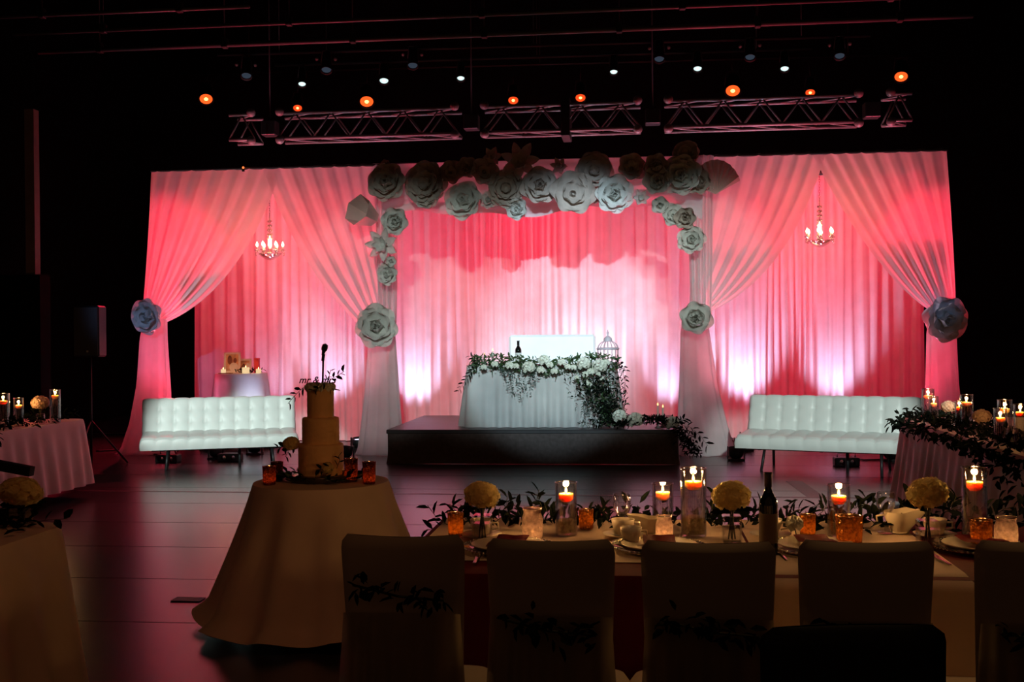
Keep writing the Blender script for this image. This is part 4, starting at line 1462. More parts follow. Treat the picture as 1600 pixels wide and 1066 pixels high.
dims = [(385, 118, 'unlit bluish lamp at far left of the upper row'), (510, 109, 'unlit bluish lamp second from left in upper row'), (645, 102, 'unlit bluish lamp third from left in upper row'),
        (1030, 92, 'unlit bluish lamp third from right in upper row'), (1172, 89, 'unlit bluish lamp second from right in upper row'), (1312, 87, 'unlit bluish lamp at far right of the upper row')]
for px, py, lb in dims:
    t = lamp(px, py, 16.6, 14, 'lens_blue', None, lb, (atY(px, 300, 15).x, 14.6, 2), 'unlit lamps above the stage', bat=BAT_D)
    for sx in (-1, 1):
        MB().ball((sx*0.14, 0.12, 0.10), 0.028, 8, 6).obj('knob', M['alu'], t)
P = atY(380, 262, YF - 0.02)
pl = thing('indicator_lamp', 'tiny orange indicator light on top edge of left drape', 'light', P)
MB().ball((0, 0, 0), 0.016, 8, 6).obj('lens', M['pin_red'], pl)
MB().lathe([(0.02, -0.05), (0.02, -0.02)], 10).obj('housing', M['black_plastic'], pl)
# ---- floor uplights
def uplight(X, Y, aim, col, power, label, deg=70, Z=0.0, mat_='lens_up'):
    t = thing('floor_uplight', label, 'uplight', (X, Y, Z), group='floor uplights')
    MB().box((0, 0, 0.012), (0.10, 0.07, 0.012), bev=0.004).obj('base', M['black_plastic'], t, smooth=False)
    for sx in (-1, 1):
        MB().box((sx*0.10, 0, 0.09), (0.006, 0.02, 0.08)).obj('bracket', M['black_plastic'], t, smooth=False)
    d = (Vector(aim) - Vector((X, Y, Z + 0.13))).normalized()
    q = d.to_track_quat('-Z', 'Y')
    h = MB().lathe([(0.06, 0.10), (0.085, 0.07), (0.09, -0.03), (0.08, -0.03), (0.075, 0.0)], 18, cap1=False).obj('housing', M['black_plastic'], t, (0, 0, 0.13))
    h.rotation_euler = q.to_euler()
    l = MB().lathe([(0.001, 0.0), (0.076, 0.0)], 18, cap0=False, cap1=False).obj('lens', M[mat_], h)
    s_ = spot('uplight_beam', (0, 0, -0.035), None, power, col, deg, 1.0, 0.09, parent=h)
    return t
def ux(px, y):
    return atY(px, 690, y).x
ups = [(425, 15.75, 'uplight on floor behind the left sofa', 0.35, COOL), (512, 15.72, 'uplight on floor left of the stage by the backdrop', 1.0, COOL), (645, 15.80, 'uplight behind left end of the stage', 1.3, COOL),
       (762, 15.82, 'uplight behind stage left of the loveseat', 0.4, COOL), (925, 15.82, 'uplight behind stage near the birdcage', 1.7, (0.80, 0.84, 1.0)), (1052, 15.80, 'uplight behind right end of the stage', 1.0, COOL),
       (1168, 15.75, 'uplight on floor left of the right sofa', 1.7, COOL), (1312, 15.75, 'uplight on floor behind the right sofa', 1.2, COOL)]
for px, y_, lb, k, col in ups:
    X = ux(px, y_)
    uplight(X, y_, (X, YB - 0.02, 2.9), col, P_WHITE_UP * k, lb, 72)
for px, y_, lb, k in ((268, 14.75, 'uplight at foot of the far left drape', 1.0), (560, 14.9, 'uplight behind drape foot left of the stage', 0.7), (1135, 14.9, 'uplight behind drape foot right of the stage', 0.7), (1440, 14.75, 'uplight at foot of the far right drape', 1.1)):
    X = ux(px, y_)
    uplight(X, y_, (X + (0.35 if px < 400 else -0.35 if px > 1400 else 0), YF + 0.12, 2.6), (1.0, 0.035, 0.085), P_RED_UP * k, lb, 75)
for px, lb in ((742, 'added red uplight hidden behind left end of head table'), (850, 'added red uplight hidden behind the loveseat'), (955, 'added red uplight hidden behind the birdcage')):
    X = ux(px, 15.42)
    uplight(X, 15.42, (X, 15.1, 4.2), (1.0, 0.03, 0.08), 160, lb, 62, RZ)  # unseen uplights added to redden the truss above
# added uplights behind the drapes, filling their grey lower panels with red
X = ux(325, 14.85)
uplight(X, 14.85, (X - 0.15, 14.32, 2.1), (1.0, 0.16, 0.30), 280, 'added fill uplight behind the left sofa aimed at drape', 80)
X = ux(1400, 14.85)
uplight(X, 14.85, (X + 0.1, 14.32, 1.9), (1.0, 0.12, 0.26), 190, 'added fill uplight beside the right sofa aimed at drape', 80)
for px, k, lb in ((505, 130, 'added fill uplight left of the stage aimed up the near drape'), (1165, 130, 'added fill uplight right of the stage aimed up the near drape')):
    X = ux(px, 14.85)
    uplight(X, 14.85, (X + (0.2 if px < 800 else -0.2), 14.32, 2.1), (1.0, 0.20, 0.36), k, lb, 70)
X = ux(398, 14.3)  # unseen uplight added to brighten the satin table cloth
uplight(X, 14.3, (X - 0.15, 15.6, 1.5), (0.72, 0.74, 1.0), 45, 'added uplight behind the left sofa brightening the satin table', 60)
for px, k, col, lb in ((338, 200, (0.86, 0.84, 1.0), 'uplight just behind the left sofa aimed up the far left drape'), (540, 45, (1.0, 0.70, 0.92), 'uplight between left sofa and stage aimed up the near drape'),
                       (1150, 45, (1.0, 0.75, 0.95), 'uplight between stage and right sofa aimed up the near drape'), (1392, 90, (0.85, 0.72, 1.0), 'uplight just behind the right sofa aimed up the far right drape')):
    X = ux(px, 13.75)
    uplight(X, 13.75, (X + (-0.12 if px < 400 else 0.12 if px > 1300 else 0), 14.25, 2.0), col, k, lb, 58)
# fixtures under the sofas and by the far left drape
def floor_box(px, y_, label):
    X = atY(px, 700, y_).x
    t = thing('power_box', label, 'power box', (X, y_, 0), group='power boxes on the floor')
    MB().box((0, 0, 0.05), (0.14, 0.08, 0.05), bev=0.01).obj('case', M['black_plastic'], t, smooth=False)
    MB().tube([(-0.10, 0, 0.10), (-0.10, 0, 0.15), (0.10, 0, 0.15), (0.10, 0, 0.10)], 0.008, 6).obj('handle', M['chrome'], t)
    for sx in (-1, 1):
        MB().lathe([(0.03, -0.002), (0.03, 0.003)], 12, (0, 0, 0)).obj('socket', M['chrome'], t, (sx*0.06, -0.08, 0.05)).rotation_euler = (PI/2, 0, 0)
floor_box(360, 13.5, 'black power box on floor under the left sofa')
floor_box(1322, 13.2, 'black power box on floor under the right sofa')
floor_box(263, 13.35, 'black power box on floor at left end of left sofa')
def cable(pts, label):
    P = [atZ(x, y_, 0.012) for x, y_ in pts]
    out = []
    for i in range(len(P) - 1):
        for k in range(6):
            out.append(P[i].lerp(P[i+1], k/6))
    out.append(P[-1])
    tag(MB().tube(out, 0.011, 6).obj('floor_cable', M['black_plastic']), label, 'cable', 'black cables on the floor')
cable([(150, 705), (185, 703), (205, 708), (232, 709), (262, 712)], 'black cable on floor at the far left drape foot')
cable([(1330, 714), (1350, 719), (1385, 718), (1420, 721)], 'black cable on floor under the right sofa')

# ================================================================== LOUDSPEAKER, MICROPHONE
yp = 13.0
sp = atY(141, 558, yp)
spk = thing('speaker_stand', 'black pole stand under the loudspeaker at far left', 'stand', (sp.x, yp, 0))
MB().tube([(0, 0, 0.02), (0, 0, sp.z)], 0.018, 10).obj('pole', M['dark_metal'], spk)
for k in range(3):
    a = 2*PI*k/3 + 0.5
    MB().tube([(0, 0, 0.55), (0.42*math.cos(a), 0.42*math.sin(a), 0.01)], 0.012, 8).obj('leg', M['dark_metal'], spk)
top = atY(141, 478, yp)
sb_ = thing('loudspeaker', 'black loudspeaker on a pole at far left', 'loudspeaker', (sp.x, yp, sp.z), (0, 0, 0.15))
hh = (top.z - sp.z)/2
MB().box((0, 0, hh), (0.155, 0.15, hh), bev=0.02).obj('cabinet', M['black_plastic'], sb_, smooth=False)
MB().box((0.0, -0.152, hh), (0.14, 0.004, hh*0.93), bev=0.003).obj('grille', M['speaker'], sb_, smooth=False)
MB().box((0.02, -0.158, 0.07), (0.012, 0.003, 0.012)).obj('badge', M['chrome'], sb_, smooth=False)

ym = 9.0
mp = atY(506, 545, ym)
mic = thing('microphone_stand', 'microphone on a thin stand rising behind the cake', 'microphone', (mp.x - 0.02, ym, 0))
MB().lathe([(0.13, 0), (0.13, 0.015), (0.02, 0.03)], 20).obj('base', M['black_plastic'], mic)
MB().tube([(0, 0, 0.02), (0, 0, 0.9), (0.015, 0, mp.z - 0.05)], 0.008, 8).obj('pole', M['black_plastic'], mic)
MB().tube([(0.010, 0, mp.z - 0.10), (0.018, 0, mp.z - 0.045)], 0.013, 8).obj('clip', M['black_plastic'], mic)
h = MB().lathe([(0.010, -0.05), (0.016, -0.01), (0.024, 0.0), (0.026, 0.02), (0.022, 0.045), (0.006, 0.055)], 14).obj('microphone_head', M['dark_metal'], mic, (0.022, 0, mp.z - 0.01))
h.rotation_euler = (0.3, 0.35, 0)

# black bar jutting in at the left
b0, b1 = atY(-60, 716, 4.2), atY(50, 737, 4.2)
tag(MB().tube([b0, b1], 0.026, 4).obj('black_bar', M['black_plastic'], smooth=False), 'black bar jutting in at left edge above the ivory flower ball', 'bar')

# floor plate
p0 = atZ(294, 938, 0)
tag(MB().box((p0.x, p0.y, 0.004), (0.088, 0.050, 0.003), bev=0.001).obj('floor_plate', M['black_plastic'], smooth=False), 'small black plate flush on floor left of the cake table', 'plate')

# ================================================================== CAKE
zt = TH + 0.001
cake = thing('wedding_cake', 'three-tier ivory cake with flowers on the round table', 'cake', (CX, CY, zt + 0.035))
wb = thing('cake_board', 'round dark wooden slab under the cake', 'board', (CX, CY, zt))
MB().lathe([(0.16, 0), (0.165, 0.006), (0.165, 0.028), (0.16, 0.034)], 36).obj('slab', M['cake_board'], wb, sharp=40)
cz = 0.0
def tier(r, h, z, n):
    rnd = random.Random(n)
    def fn(u, v):
        a = 2*PI*u
        if v < 0.8:
            rr = r * (1 + 0.006*math.sin(v*40 + 3*math.sin(a*2))) ; zz = z + h * v / 0.8
        else:
            q = (v - 0.8) / 0.2
            rr = max(0.001, r * (1 - q) - 0.004) ; zz = z + h + 0.003 * math.sin(q * 3) + 0.0015*math.sin(a*9)
        return (rr*math.cos(a), rr*math.sin(a), zz)
    return MB().grid(fn, 48, 20, wrap=True).obj('tier', M['cake'], cake)
cd_ = 1750/5.88
tier(36.0/cd_, 0.165, 0.0, 1)
tier(29.5/cd_, 0.140, 0.165, 2)
tier(21.2/cd_, 0.165, 0.305, 3)
TZ = 0.47
# ruffled ring of cream flowers round the top
for k in range(9):
    a = k * 2*PI/9
    piece('rosette', ROSE_ME, cake, Matrix.Translation((0.058*math.cos(a), 0.058*math.sin(a), TZ - 0.002)) @ Matrix.Scale(0.024, 4)).data = ROSE_ME
piece('bloom', BALL_ME[0], cake, Matrix.Translation((-0.155, -0.03, 0.165)) @ Matrix.Scale(0.045, 4))
piece('bloom', BALL_ME[1], cake, Matrix.Translation((0.065, -0.115, 0.045)) @ Matrix.Scale(0.036, 4))
def LK(px, py):
    p = atY(px, py, CY - 0.02)
    return (p.x - CX, -0.02, p.z - zt - 0.035)
sprig(cake, [LK(476, 604), LK(468, 611), LK(460, 619), LK(450, 631)], None, 'leaf_dark', 7, (.035, .05), 41)
sprig(cake, [LK(512, 597), LK(520, 591), LK(528, 587), LK(538, 580)], None, 'leaf_dark', 7, (.03, .045), 42)
sprig(cake, [LK(508, 596), LK(514, 588), LK(517, 578)], None, 'leaf_dark', 4, (.025, .035), 43)
sprig(cake, [LK(510, 600), LK(518, 606), LK(522, 611)], None, 'leaf_dark', 3, (.03, .045), 44)
def LKf(px, py, dy=-0.10):
    p = atY(px, py, CY + dy)
    return (p.x - CX, dy, p.z - zt - 0.035)
sprig(cake, [LKf(508, 598, -.08), LKf(500, 605, -.085), LKf(490, 612, -.085)], None, 'leaf_dark', 6, (.03, .045), 45)
sprig(cake, [LKf(455, 690, -.05), LKf(446, 698, -.05), LKf(434, 700, -.05)], None, 'leaf_dark', 6, (.035, .05), 46)
sprig(cake, [LKf(458, 695, -.05), LKf(450, 706, -.05), LKf(446, 714, -.05)], None, 'leaf_dark', 5, (.035, .05), 47)
sprig(cake, [LKf(520, 735, -.13), LKf(508, 733, -.14), LKf(498, 734, -.14)], None, 'leaf_dark', 5, (.035, .05), 48)
sprig(cake, [LKf(526, 732, -.10), LKf(531, 720, -.10), LKf(529, 712, -.10)], None, 'leaf_dark', 4, (.03, .04), 49)
# script topper
fc = bpy.data.curves.new('topper_text', 'FONT')
fc.body = 'mr & mrs'
fc.size = 0.052
fc.shear = 0.35
fc.extrude = 0.0015
fc.offset = 0.0007
fc.align_x = 'CENTER'
tmp = bpy.data.objects.new('tmp_text', fc)
C.objects.link(tmp)
bpy.context.view_layer.update()
me = bpy.data.meshes.new_from_object(tmp.evaluated_get(bpy.context.evaluated_depsgraph_get()))
bpy.data.objects.remove(tmp)
me.materials.clear()
me.materials.append(M['dark_metal'])
tp = thing('cake_topper', 'dark script topper reading mr and mrs on the cake', 'cake topper', (CX - 0.015, CY - 0.01, zt + 0.035 + TZ))
o = piece('lettering', me, tp)
o.location = (0, 0, 0.020)
o.rotation_euler = (PI/2, 0, 0)
for x in (-0.05, 0.05):
    MB().tube([(x, 0, -0.03), (x, 0, 0.022)], 0.0012, 5).obj('pin', M['dark_metal'], tp)
# greenery wreath round the cake board
wr = thing('leaf_wreath', 'leafy wreath lying round the base of the cake', 'wreath', (CX, CY, zt))
rnd = random.Random(5)
for k in range(110):
    a = rnd.random() * 2*PI
    r = rnd.uniform(0.15, 0.235)
    leaf_piece(wr, rnd.choice(('leaf_dark', 'leaf', 'leaf_dark')), Vector((r*math.cos(a), r*math.sin(a)*0.8, rnd.uniform(0.006, 0.035))), Vector((math.cos(a + rnd.uniform(-1, 1)), math.sin(a + rnd.uniform(-1, 1)), rnd.uniform(0.0, 0.7))).normalized(), rnd.uniform(.03, .06), rnd)
MB().tube([(0.19*math.cos(a), 0.15*math.sin(a), 0.012) for a in [2*PI*q/32 for q in range(33)]], 0.004, 6, False).obj('twig_ring', M['stem'], wr)
def on_cake_table(px, py):
    p = atZ(px, py, TH)
    return p.x, p.y
for px, pyb, wpx, hpx, lit, lb in ((421, 758, 20, 29, True, 'copper votive at front left beside the cake'), (433, 752, 18, 30, False, 'unlit copper votive behind the front left one by cake'),
                                   (549, 753, 20, 36, True, 'copper votive just right of the cake'), (577, 757, 20, 35, True, 'copper votive furthest right of the cake')):
    X, Y = on_cake_table(px, pyb)
    k = pxm((X, Y, TH))
    votive(X, Y, zt, wpx/k/2, hpx/k, 'copper', lb, lit, 'copper votives round the cake', 0.10)
X, Y = on_cake_table(536, 751)
votive(X, Y, zt, 0.026, 0.055, 'mercury', 'short gold votive between the cake and right copper votives', True, 'copper votives round the cake', 0.10)

# ================================================================== LONG TABLE SETTINGS
def on_table(px, py, Z=TH):
    p = atZ(px, py, Z)
    return p.x, p.y, pxm(p)
TZt = TH + 0.008
def fc_at(px, pyt, pyb, wpx, label, Y, level, **k):
    p = atY(px, pyb, Y)
    s_ = pxm((p.x, Y, TH))
    zt_ = atY(px, pyt, Y).z
    return floating_candle(p.x, Y, TZt, wpx/s_/2, zt_ - TZt, label, level, **k)
fc_at(885, 754, 835, 34, 'glass candle cylinder left of view centre, behind second chair', 4.28, 0.70)
fc_at(1036, 756, 820, 33, 'shorter glass candle cylinder left of the tallest one', 4.42, 0.72, base=None)
fc_at(1084, 732, 835, 40, 'tallest glass candle cylinder, left of middle ivory flower ball', 4.28, 0.74)
fc_at(1311, 758, 835, 35, 'glass candle cylinder behind fourth chair, right of the bottle', 4.30, 0.70)
fc_at(1523, 731, 820, 38, 'tall glass candle cylinder near right edge beside ivory flower ball', 4.25, 0.74, base=None)

def vo_at(px, pyt, pyb, wpx, m, label, Y, lit=True, power=0.10, group='votive candles on the long table'):
    p = atY(px, pyb, Y)
    s_ = pxm((p.x, Y, TH))
    zt_ = atY(px, pyt, Y).z
    return votive(p.x, Y, TZt, wpx/s_/2, zt_ - TZt, m, label, lit, group, power)
vo_at(712, 801, 833, 24, 'mercury', 'gold votive at the left end of the long table', 4.22)
vo_at(832, 794, 838, 32, 'frosted', 'pale frosted jar candle behind second chair', 4.16, True, 0.03)
vo_at(916, 796, 832, 22, 'mercury', 'gold votive right of the left candle cylinder', 4.40)
vo_at(1038, 806, 838, 26, 'frosted', 'small frosted glass votive in front of shorter cylinder', 4.14, True, 0.03)
vo_at(1262, 804, 838, 24, 'mercury', 'gold votive right of the wine bottle', 4.28)
vo_at(1327, 806, 840, 40, 'mercury', 'wide amber votive in front of right candle cylinder', 4.12)
vo_at(1533, 812, 838, 32, 'mercury', 'amber votive at the foot of the right edge cylinder', 4.12)
vo_at(1572, 808, 838, 34, 'frosted', 'frosted votive at the right edge of long table', 4.12, True, 0.03)

def bv_at(px, pyc, dia, Y, label, me, **k):
    p = atY(px, pyc, Y)
    s_ = pxm(p)
    return bloom_vase(p.x, Y, TZt, p.z - TZt, dia/s_/2, me, label, **k)
bv_at(753, 774, 56, 4.12, 'ivory flower ball in vase at left end of long table', BALL_ME[0], tilt=0.2)
bv_at(1143, 776, 62, 4.15, 'ivory flower ball in vase left of the wine bottle', BALL_ME[1])
bv_at(1449, 771, 64, 4.08, 'ivory flower ball in vase at right behind fourth chair', BALL_ME[0], tilt=-0.2)
p = atY(1201, 855, 3.95)
bottle(p.x, 3.95, TZt, atY(1201, 738, 3.95).z - TZt, 14.5/pxm(p), 'bottle_label', 'tall dark wine bottle on the long foreground table')
p = atY(1241, 818, 4.25)
wr_ = thing('white_rose', 'single white rose in the greenery right of the bottle', 'flower', (p.x, 4.25, p.z))
piece('bloom', ROSE_ME, wr_, Matrix.Scale(0.028, 4))
MB().tube([(0, 0, -0.01), (0.01, 0.01, -(p.z - TZt) + 0.004)], 0.002, 6).obj('stem', M['stem'], wr_)

# garland down the middle of the long table
lg = thing('long_table_garland', 'leafy green garland along the middle of the long foreground table', 'garland', (0, 4.30, TZt))
rnd = random.Random(12)
gx0, gx1 = atY(672, 820, 4.3).x, 2.6
for k in range(290):
    u = rnd.random()
    X = gx0 + 0.03 + (gx1 - gx0) * u
    z = abs(rnd.gauss(0.0, 0.045)) + 0.006
    leaf_piece(lg, 'leaf_dark', Vector((X, rnd.gauss(0.16, 0.06), z)), rand_dir(rnd, 0.9), rnd.uniform(.040, .070), rnd)
foliage(lg, 420, lambda r: Vector((gx0 + 0.02 + (gx1 - gx0)*r.random(), r.gauss(0.17, 0.07), abs(r.gauss(0, 0.03)) + 0.006)), (.035, .06), (.015, .03), M['leaf_dark'], 13, 0.6)
def LL(px, py, y=4.32):
    p = atY(px, py, y)
    return (p.x, y - 4.30, p.z - TZt)
for n_, pts in enumerate([
    [(712, 826), (695, 818), (680, 806), (668, 790)], [(705, 830), (685, 828), (666, 828)], [(800, 815), (790, 795), (793, 775)],
    [(815, 810), (805, 790), (790, 782)], [(830, 800), (838, 785), (842, 765)], [(850, 815), (846, 790), (838, 772)], [(775, 815), (795, 800), (812, 788)],
    [(720, 815), (714, 800), (702, 788)], [(925, 820), (938, 805), (945, 795)], [(1110, 815), (1112, 795), (1116, 770)], [(1165, 820), (1180, 800), (1190, 788)],
    [(1220, 820), (1235, 800), (1250, 796)], [(1265, 815), (1285, 800), (1292, 790)], [(1340, 800), (1350, 790), (1352, 775)], [(1335, 795), (1345, 788), (1356, 788)],
    [(1290, 800), (1278, 790), (1270, 792)], [(1480, 800), (1490, 785), (1494, 776)], [(1470, 805), (1485, 795), (1502, 797)], [(1555, 805), (1570, 795), (1586, 792)], [(1590, 800), (1598, 792), (1610, 785)], [(870, 820), (855, 800), (850, 785)], [(1400, 815), (1410, 795), (1422, 770)]]):
    y_ = 4.50
    sprig(lg, [LL(a, b, y_) for a, b in pts], None, 'leaf_dark', 5, (.045, .065), 60 + n_, False)

# place settings
def cup_and_saucer(X, Y, label, s_=1.0):
    t = thing('teacup', label, 'cup', (X, Y, TZt), group='porcelain cups on the long table')
    MB().lathe([(0.03*s_, 0), (0.075*s_, 0.012), (0.078*s_, 0.015), (0.03*s_, 0.006)], 28).obj('saucer', M['porcelain'], t)
    MB().lathe([(0.022*s_, 0.010), (0.030*s_, 0.014), (0.040*s_, 0.045), (0.044*s_, 0.068), (0.042*s_, 0.068), (0.037*s_, 0.045), (0.02*s_, 0.020)], 28).obj('bowl', M['porcelain'], t)
    MB().tube([(0.041*s_, 0, 0.055), (0.062*s_, 0, 0.055), (0.064*s_, 0, 0.035), (0.038*s_, 0, 0.028)], 0.004, 6).obj('handle', M['porcelain'], t)
def plate_set(X, Y, n, label):
    t = thing('charger_plate', label, 'plate', (X, Y, TZt), group='bead-rimmed plates on the long table')
    MB().lathe([(0.10, 0.0), (0.150, 0.006), (0.165, 0.012), (0.163, 0.015), (0.10, 0.006)], 48).obj('charger', M['crystal'], t)
    MB().lathe([(0.07, 0.008), (0.125, 0.016), (0.135, 0.022), (0.132, 0.024), (0.07, 0.012)], 40).obj('dinner_plate', M['porcelain'], t)
    bead = MB().ball((0, 0, 0), 0.0055, 6, 4).mesh('bead', M['silver'])
    for k in range(56):
        a = 2*PI*k/56
        piece('bead', bead, t, Matrix.Translation((0.165*math.cos(a), 0.165*math.sin(a), 0.012)))
def napkin(X, Y, rz, label):
    def fn(u, v):
        return ((u - .5)*0.11*(1 + .05*v), (v - .5)*0.22, 0.024 + 0.010*math.sin(u*9)*math.sin(v*3) + 0.006*math.sin(v*7))
    o = MB().grid(fn, 12, 14).obj('napkin', M['burgundy'])
    o.location = (X, Y, TZt + 0.010)
    o.rotation_euler = (0, 0, rz)
    tag(o, label, 'napkin', 'burgundy napkins')
def cutlery(X, Y, kind, label):
    t = thing(kind, label, kind, (X, Y, TZt + 0.001), (0, 0, 0.05))
    mb = MB()
    if kind == 'fork':
        mb.box((0, -0.03, 0.003), (0.004, 0.06, 0.0015), bev=0.001)
        mb.obj('handle', M['silver'], t, smooth=False)
        MB().box((0, 0.045, 0.003), (0.010, 0.018, 0.0015), bev=0.001).obj('head', M['silver'], t, smooth=False)
        for k in range(4):
            MB().box((-0.009 + 0.006*k, 0.078, 0.004), (0.0016, 0.018, 0.0012)).obj('tine', M['silver'], t, smooth=False)
    else:
        MB().box((0, -0.05, 0.004), (0.006, 0.045, 0.003), bev=0.002).obj('handle', M['silver'], t, smooth=False)
        MB().box((0.001, 0.05, 0.004), (0.009, 0.055, 0.0012), bev=0.001).obj('blade', M['silver'], t, smooth=False)

ORD = ['first', 'second', 'third', 'fourth', 'fifth']
pc = [(560, 'x'), (795, ''), (1030, ''), (1275, ''), (1535, '')]
for i, (px, _) in enumerate(pc):
    if i == 0:
        continue
    X, Y, s_ = on_table(px, 862)
    plate_set(X, Y, i, 'bead-rimmed plate on long table before the %s chair from left' % ORD[i])
    cup_and_saucer(X - (0.13 if i != 4 else 0.10), Y + 0.235, 'porcelain cup behind the plate of the %s chair from left' % ORD[i])
    napkin(X + 0.0, Y - 0.03, 0.1*(i - 2), 'burgundy napkin on the plate before the %s chair' % ORD[i])
X, Y, s_ = on_table(986, 858)
cup_and_saucer(X, Y + 0.02, 'porcelain cup left of the plate, between second and third chairs', 0.9)
X, Y, s_ = on_table(1222, 872)
cutlery(X, Y, 'fork', 'silver fork on cream cloth left of the fourth chair')
X, Y, s_ = on_table(1470, 880)
cutlery(X, Y, 'knife', 'silver knife on cream cloth right of the fourth chair')
X, Y, s_ = on_table(745, 878)
cutlery(X, Y, 'spoon', 'silver spoon lying between the first and second chairs')
def creamer(px, py, label, s_=1.0, flip=1):
    X, Y, k = on_table(px, py)
    t = thing('gravy_boat', label, 'gravy boat', (X, Y, TZt), (0, 0, 0 if flip > 0 else PI), 'porcelain boats on the long table')
    def fn(u, v):
        a = 2*PI*u
        r = 0.028 + 0.022*math.sin(v*PI/2)
        st = 1 + 0.9*v*max(0, math.cos(a))**3
        return (s_*r*math.cos(a)*st, s_*r*math.sin(a), s_*(0.006 + 0.065*v + 0.014*v*max(0, math.cos(a))))
    MB().grid(fn, 28, 8, wrap=True).obj('bowl', M['porcelain'], t)
    MB().lathe([(0.028*s_, 0), (0.030*s_, 0.006), (0.001, 0.008)], 20).obj('foot', M['porcelain'], t)
    MB().tube([(-0.045*s_, 0, 0.06*s_), (-0.075*s_, 0, 0.055*s_), (-0.07*s_, 0, 0.03*s_), (-0.035*s_, 0, 0.022*s_)], 0.004*s_, 6).obj('handle', M['porcelain'], t)
creamer(1406, 836, 'white porcelain boat left of the right ivory flower ball', 1.15)
creamer(1014, 838, 'white porcelain boat left of the frosted glass votive', 0.9, -1)

# water glasses, barely lit
def goblet(px, py, label):
    X, Y, k = on_table(px, py)
    t = thing('water_goblet', label, 'glass', (X, Y, TZt), group='clear goblets on the long table')
    MB().lathe([(0.030, 0), (0.030, 0.003), (0.005, 0.008), (0.004, 0.06), (0.02, 0.075), (0.033, 0.10), (0.036, 0.13), (0.032, 0.155), (0.030, 0.155), (0.034, 0.13), (0.031, 0.10), (0.018, 0.08)], 24, cap1=False).obj('glass', M['glass'], t)
goblet(972, 838, 'clear stemmed glass between second and third chairs')
goblet(1384, 836, 'clear stemmed glass behind the fourth chair')

# ================================================================== CHAIRS
def chair(px, pytop, Y, wpx, label, k):
    p = atY(px, pytop, Y)
    s_ = pxm(p)
    W = wpx / s_
    H = p.z
    t = thing('covered_chair', label, 'chair', (p.x, Y, 0), (0, 0, 0), 'cream covered chairs at the long table')
    # spandex-covered backrest: flat slab with soft edges and a slightly dished top
    zb = 0.44
    def face(sgn):
        def fn(u, v):
            x = (u - 0.5) * 2
            z = zb + (H - zb) * v
            wv = (0.90 + 0.10*v) * W/2
            if v > 0.90:
                q = (v - 0.90) / 0.10
                wv -= 0.022 * (1 - math.sqrt(max(0, 1 - q*q)))
            zz = z - 0.010*(1 - x*x)*v**4 + 0.0
            edge = (1 - abs(x)**8) * (1 - (max(0, v - 0.93)/0.07)**3 * 0.8)
            y_ = sgn*0.021*edge + 0.045*(1 - v) * 0 - 0.010*x*x
            return (x*wv, y_ - 0.05*v, zz)
        return fn
    mb = MB()
    mb.grid(face(-1), 26, 26)
    f2 = face(1)
    mb.grid(lambda u, v: f2(1-u, v), 26, 26)
    mb.obj('backrest', M['cover'], t)
    # padded seat
    def seat(u, v):
        a = 2*PI*u
        c, s2 = math.cos(a), math.sin(a)
        q = abs(c)**0.35 * (1 if c > 0 else -1), abs(s2)**0.35 * (1 if s2 > 0 else -1)
        prof = [(0.0, 0.475), (0.55, 0.475), (0.93, 0.468), (1.0, 0.445), (1.0, 0.40), (0.97, 0.385)]
        j = v * 5
        i = min(int(j), 4)
        r = prof[i][0]*(1-j+i) + prof[i+1][0]*(j-i)
        z = prof[i][1]*(1-j+i) + prof[i+1][1]*(j-i)
        return (q[0]*r*W*0.60, 0.19 + q[1]*r*0.18, z)
    MB().grid(seat, 48, 10, wrap=True).obj('seat', M['seat_cover'], t)
    # tulle skirt hanging behind
    rnd = random.Random(k)
    ph = rnd.random()*6
    def sk(u, v):
        x = (u - 0.5)*2
        wv = W/2 * (0.93 + 0.24*v)
        f = 0.016*math.sin(u*38 + ph + 2*math.sin(u*5)) * (0.4 + v)
        return (x*wv, -0.078 - 0.04*v*(1 - x*x) + f*min(1, 0.3 + 3*v), 0.74 - 0.71*v)
    MB().grid(sk, 90, 12).obj('tulle_skirt', M['chair_tulle'], t)
    for sx in (-1, 1):
        MB().tube([(sx*W*0.40, -0.01, 0.44), (sx*W*0.42, -0.03, 0.0)], 0.012, 8).obj('leg', M['dark_metal'], t)
        MB().tube([(sx*W*0.46, 0.34, 0.40), (sx*W*0.46, 0.35, 0.0)], 0.012, 8).obj('leg', M['dark_metal'], t)
    return t, p.x, W, H
chs = [(635, 829, 195, 'leftmost cream covered chair, beside the cake table'), (862, 836, 200, 'second cream covered chair from the left'), (1104, 839, 207, 'third cream covered chair, in front of the wine bottle'),
       (1346, 838, 206, 'fourth cream covered chair, behind the black chair'), (1618, 838, 206, 'cream covered chair cut off by the right edge')]
sw_z = [0.80, 0.71, 0.715, 0.70, 0.70]
for i, (px, pyt, wpx, lb) in enumerate(chs):
    t, X, W, H = chair(px, pyt, 3.22, wpx, lb, i)
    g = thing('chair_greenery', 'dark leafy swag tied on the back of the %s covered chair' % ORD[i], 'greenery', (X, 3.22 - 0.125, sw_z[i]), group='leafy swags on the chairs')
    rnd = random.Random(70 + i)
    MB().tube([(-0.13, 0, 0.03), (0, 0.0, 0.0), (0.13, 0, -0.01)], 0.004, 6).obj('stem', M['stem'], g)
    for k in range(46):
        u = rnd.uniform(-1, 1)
        leaf_piece(g, 'leaf_dark', Vector((u*0.135, rnd.uniform(-.012, .008), 0.010 - 0.02*u + rnd.gauss(0, 0.014))), Vector((rnd.gauss(0, 1), -0.35, rnd.gauss(-0.2, 0.6))).normalized(), rnd.uniform(.03, .05), rnd)

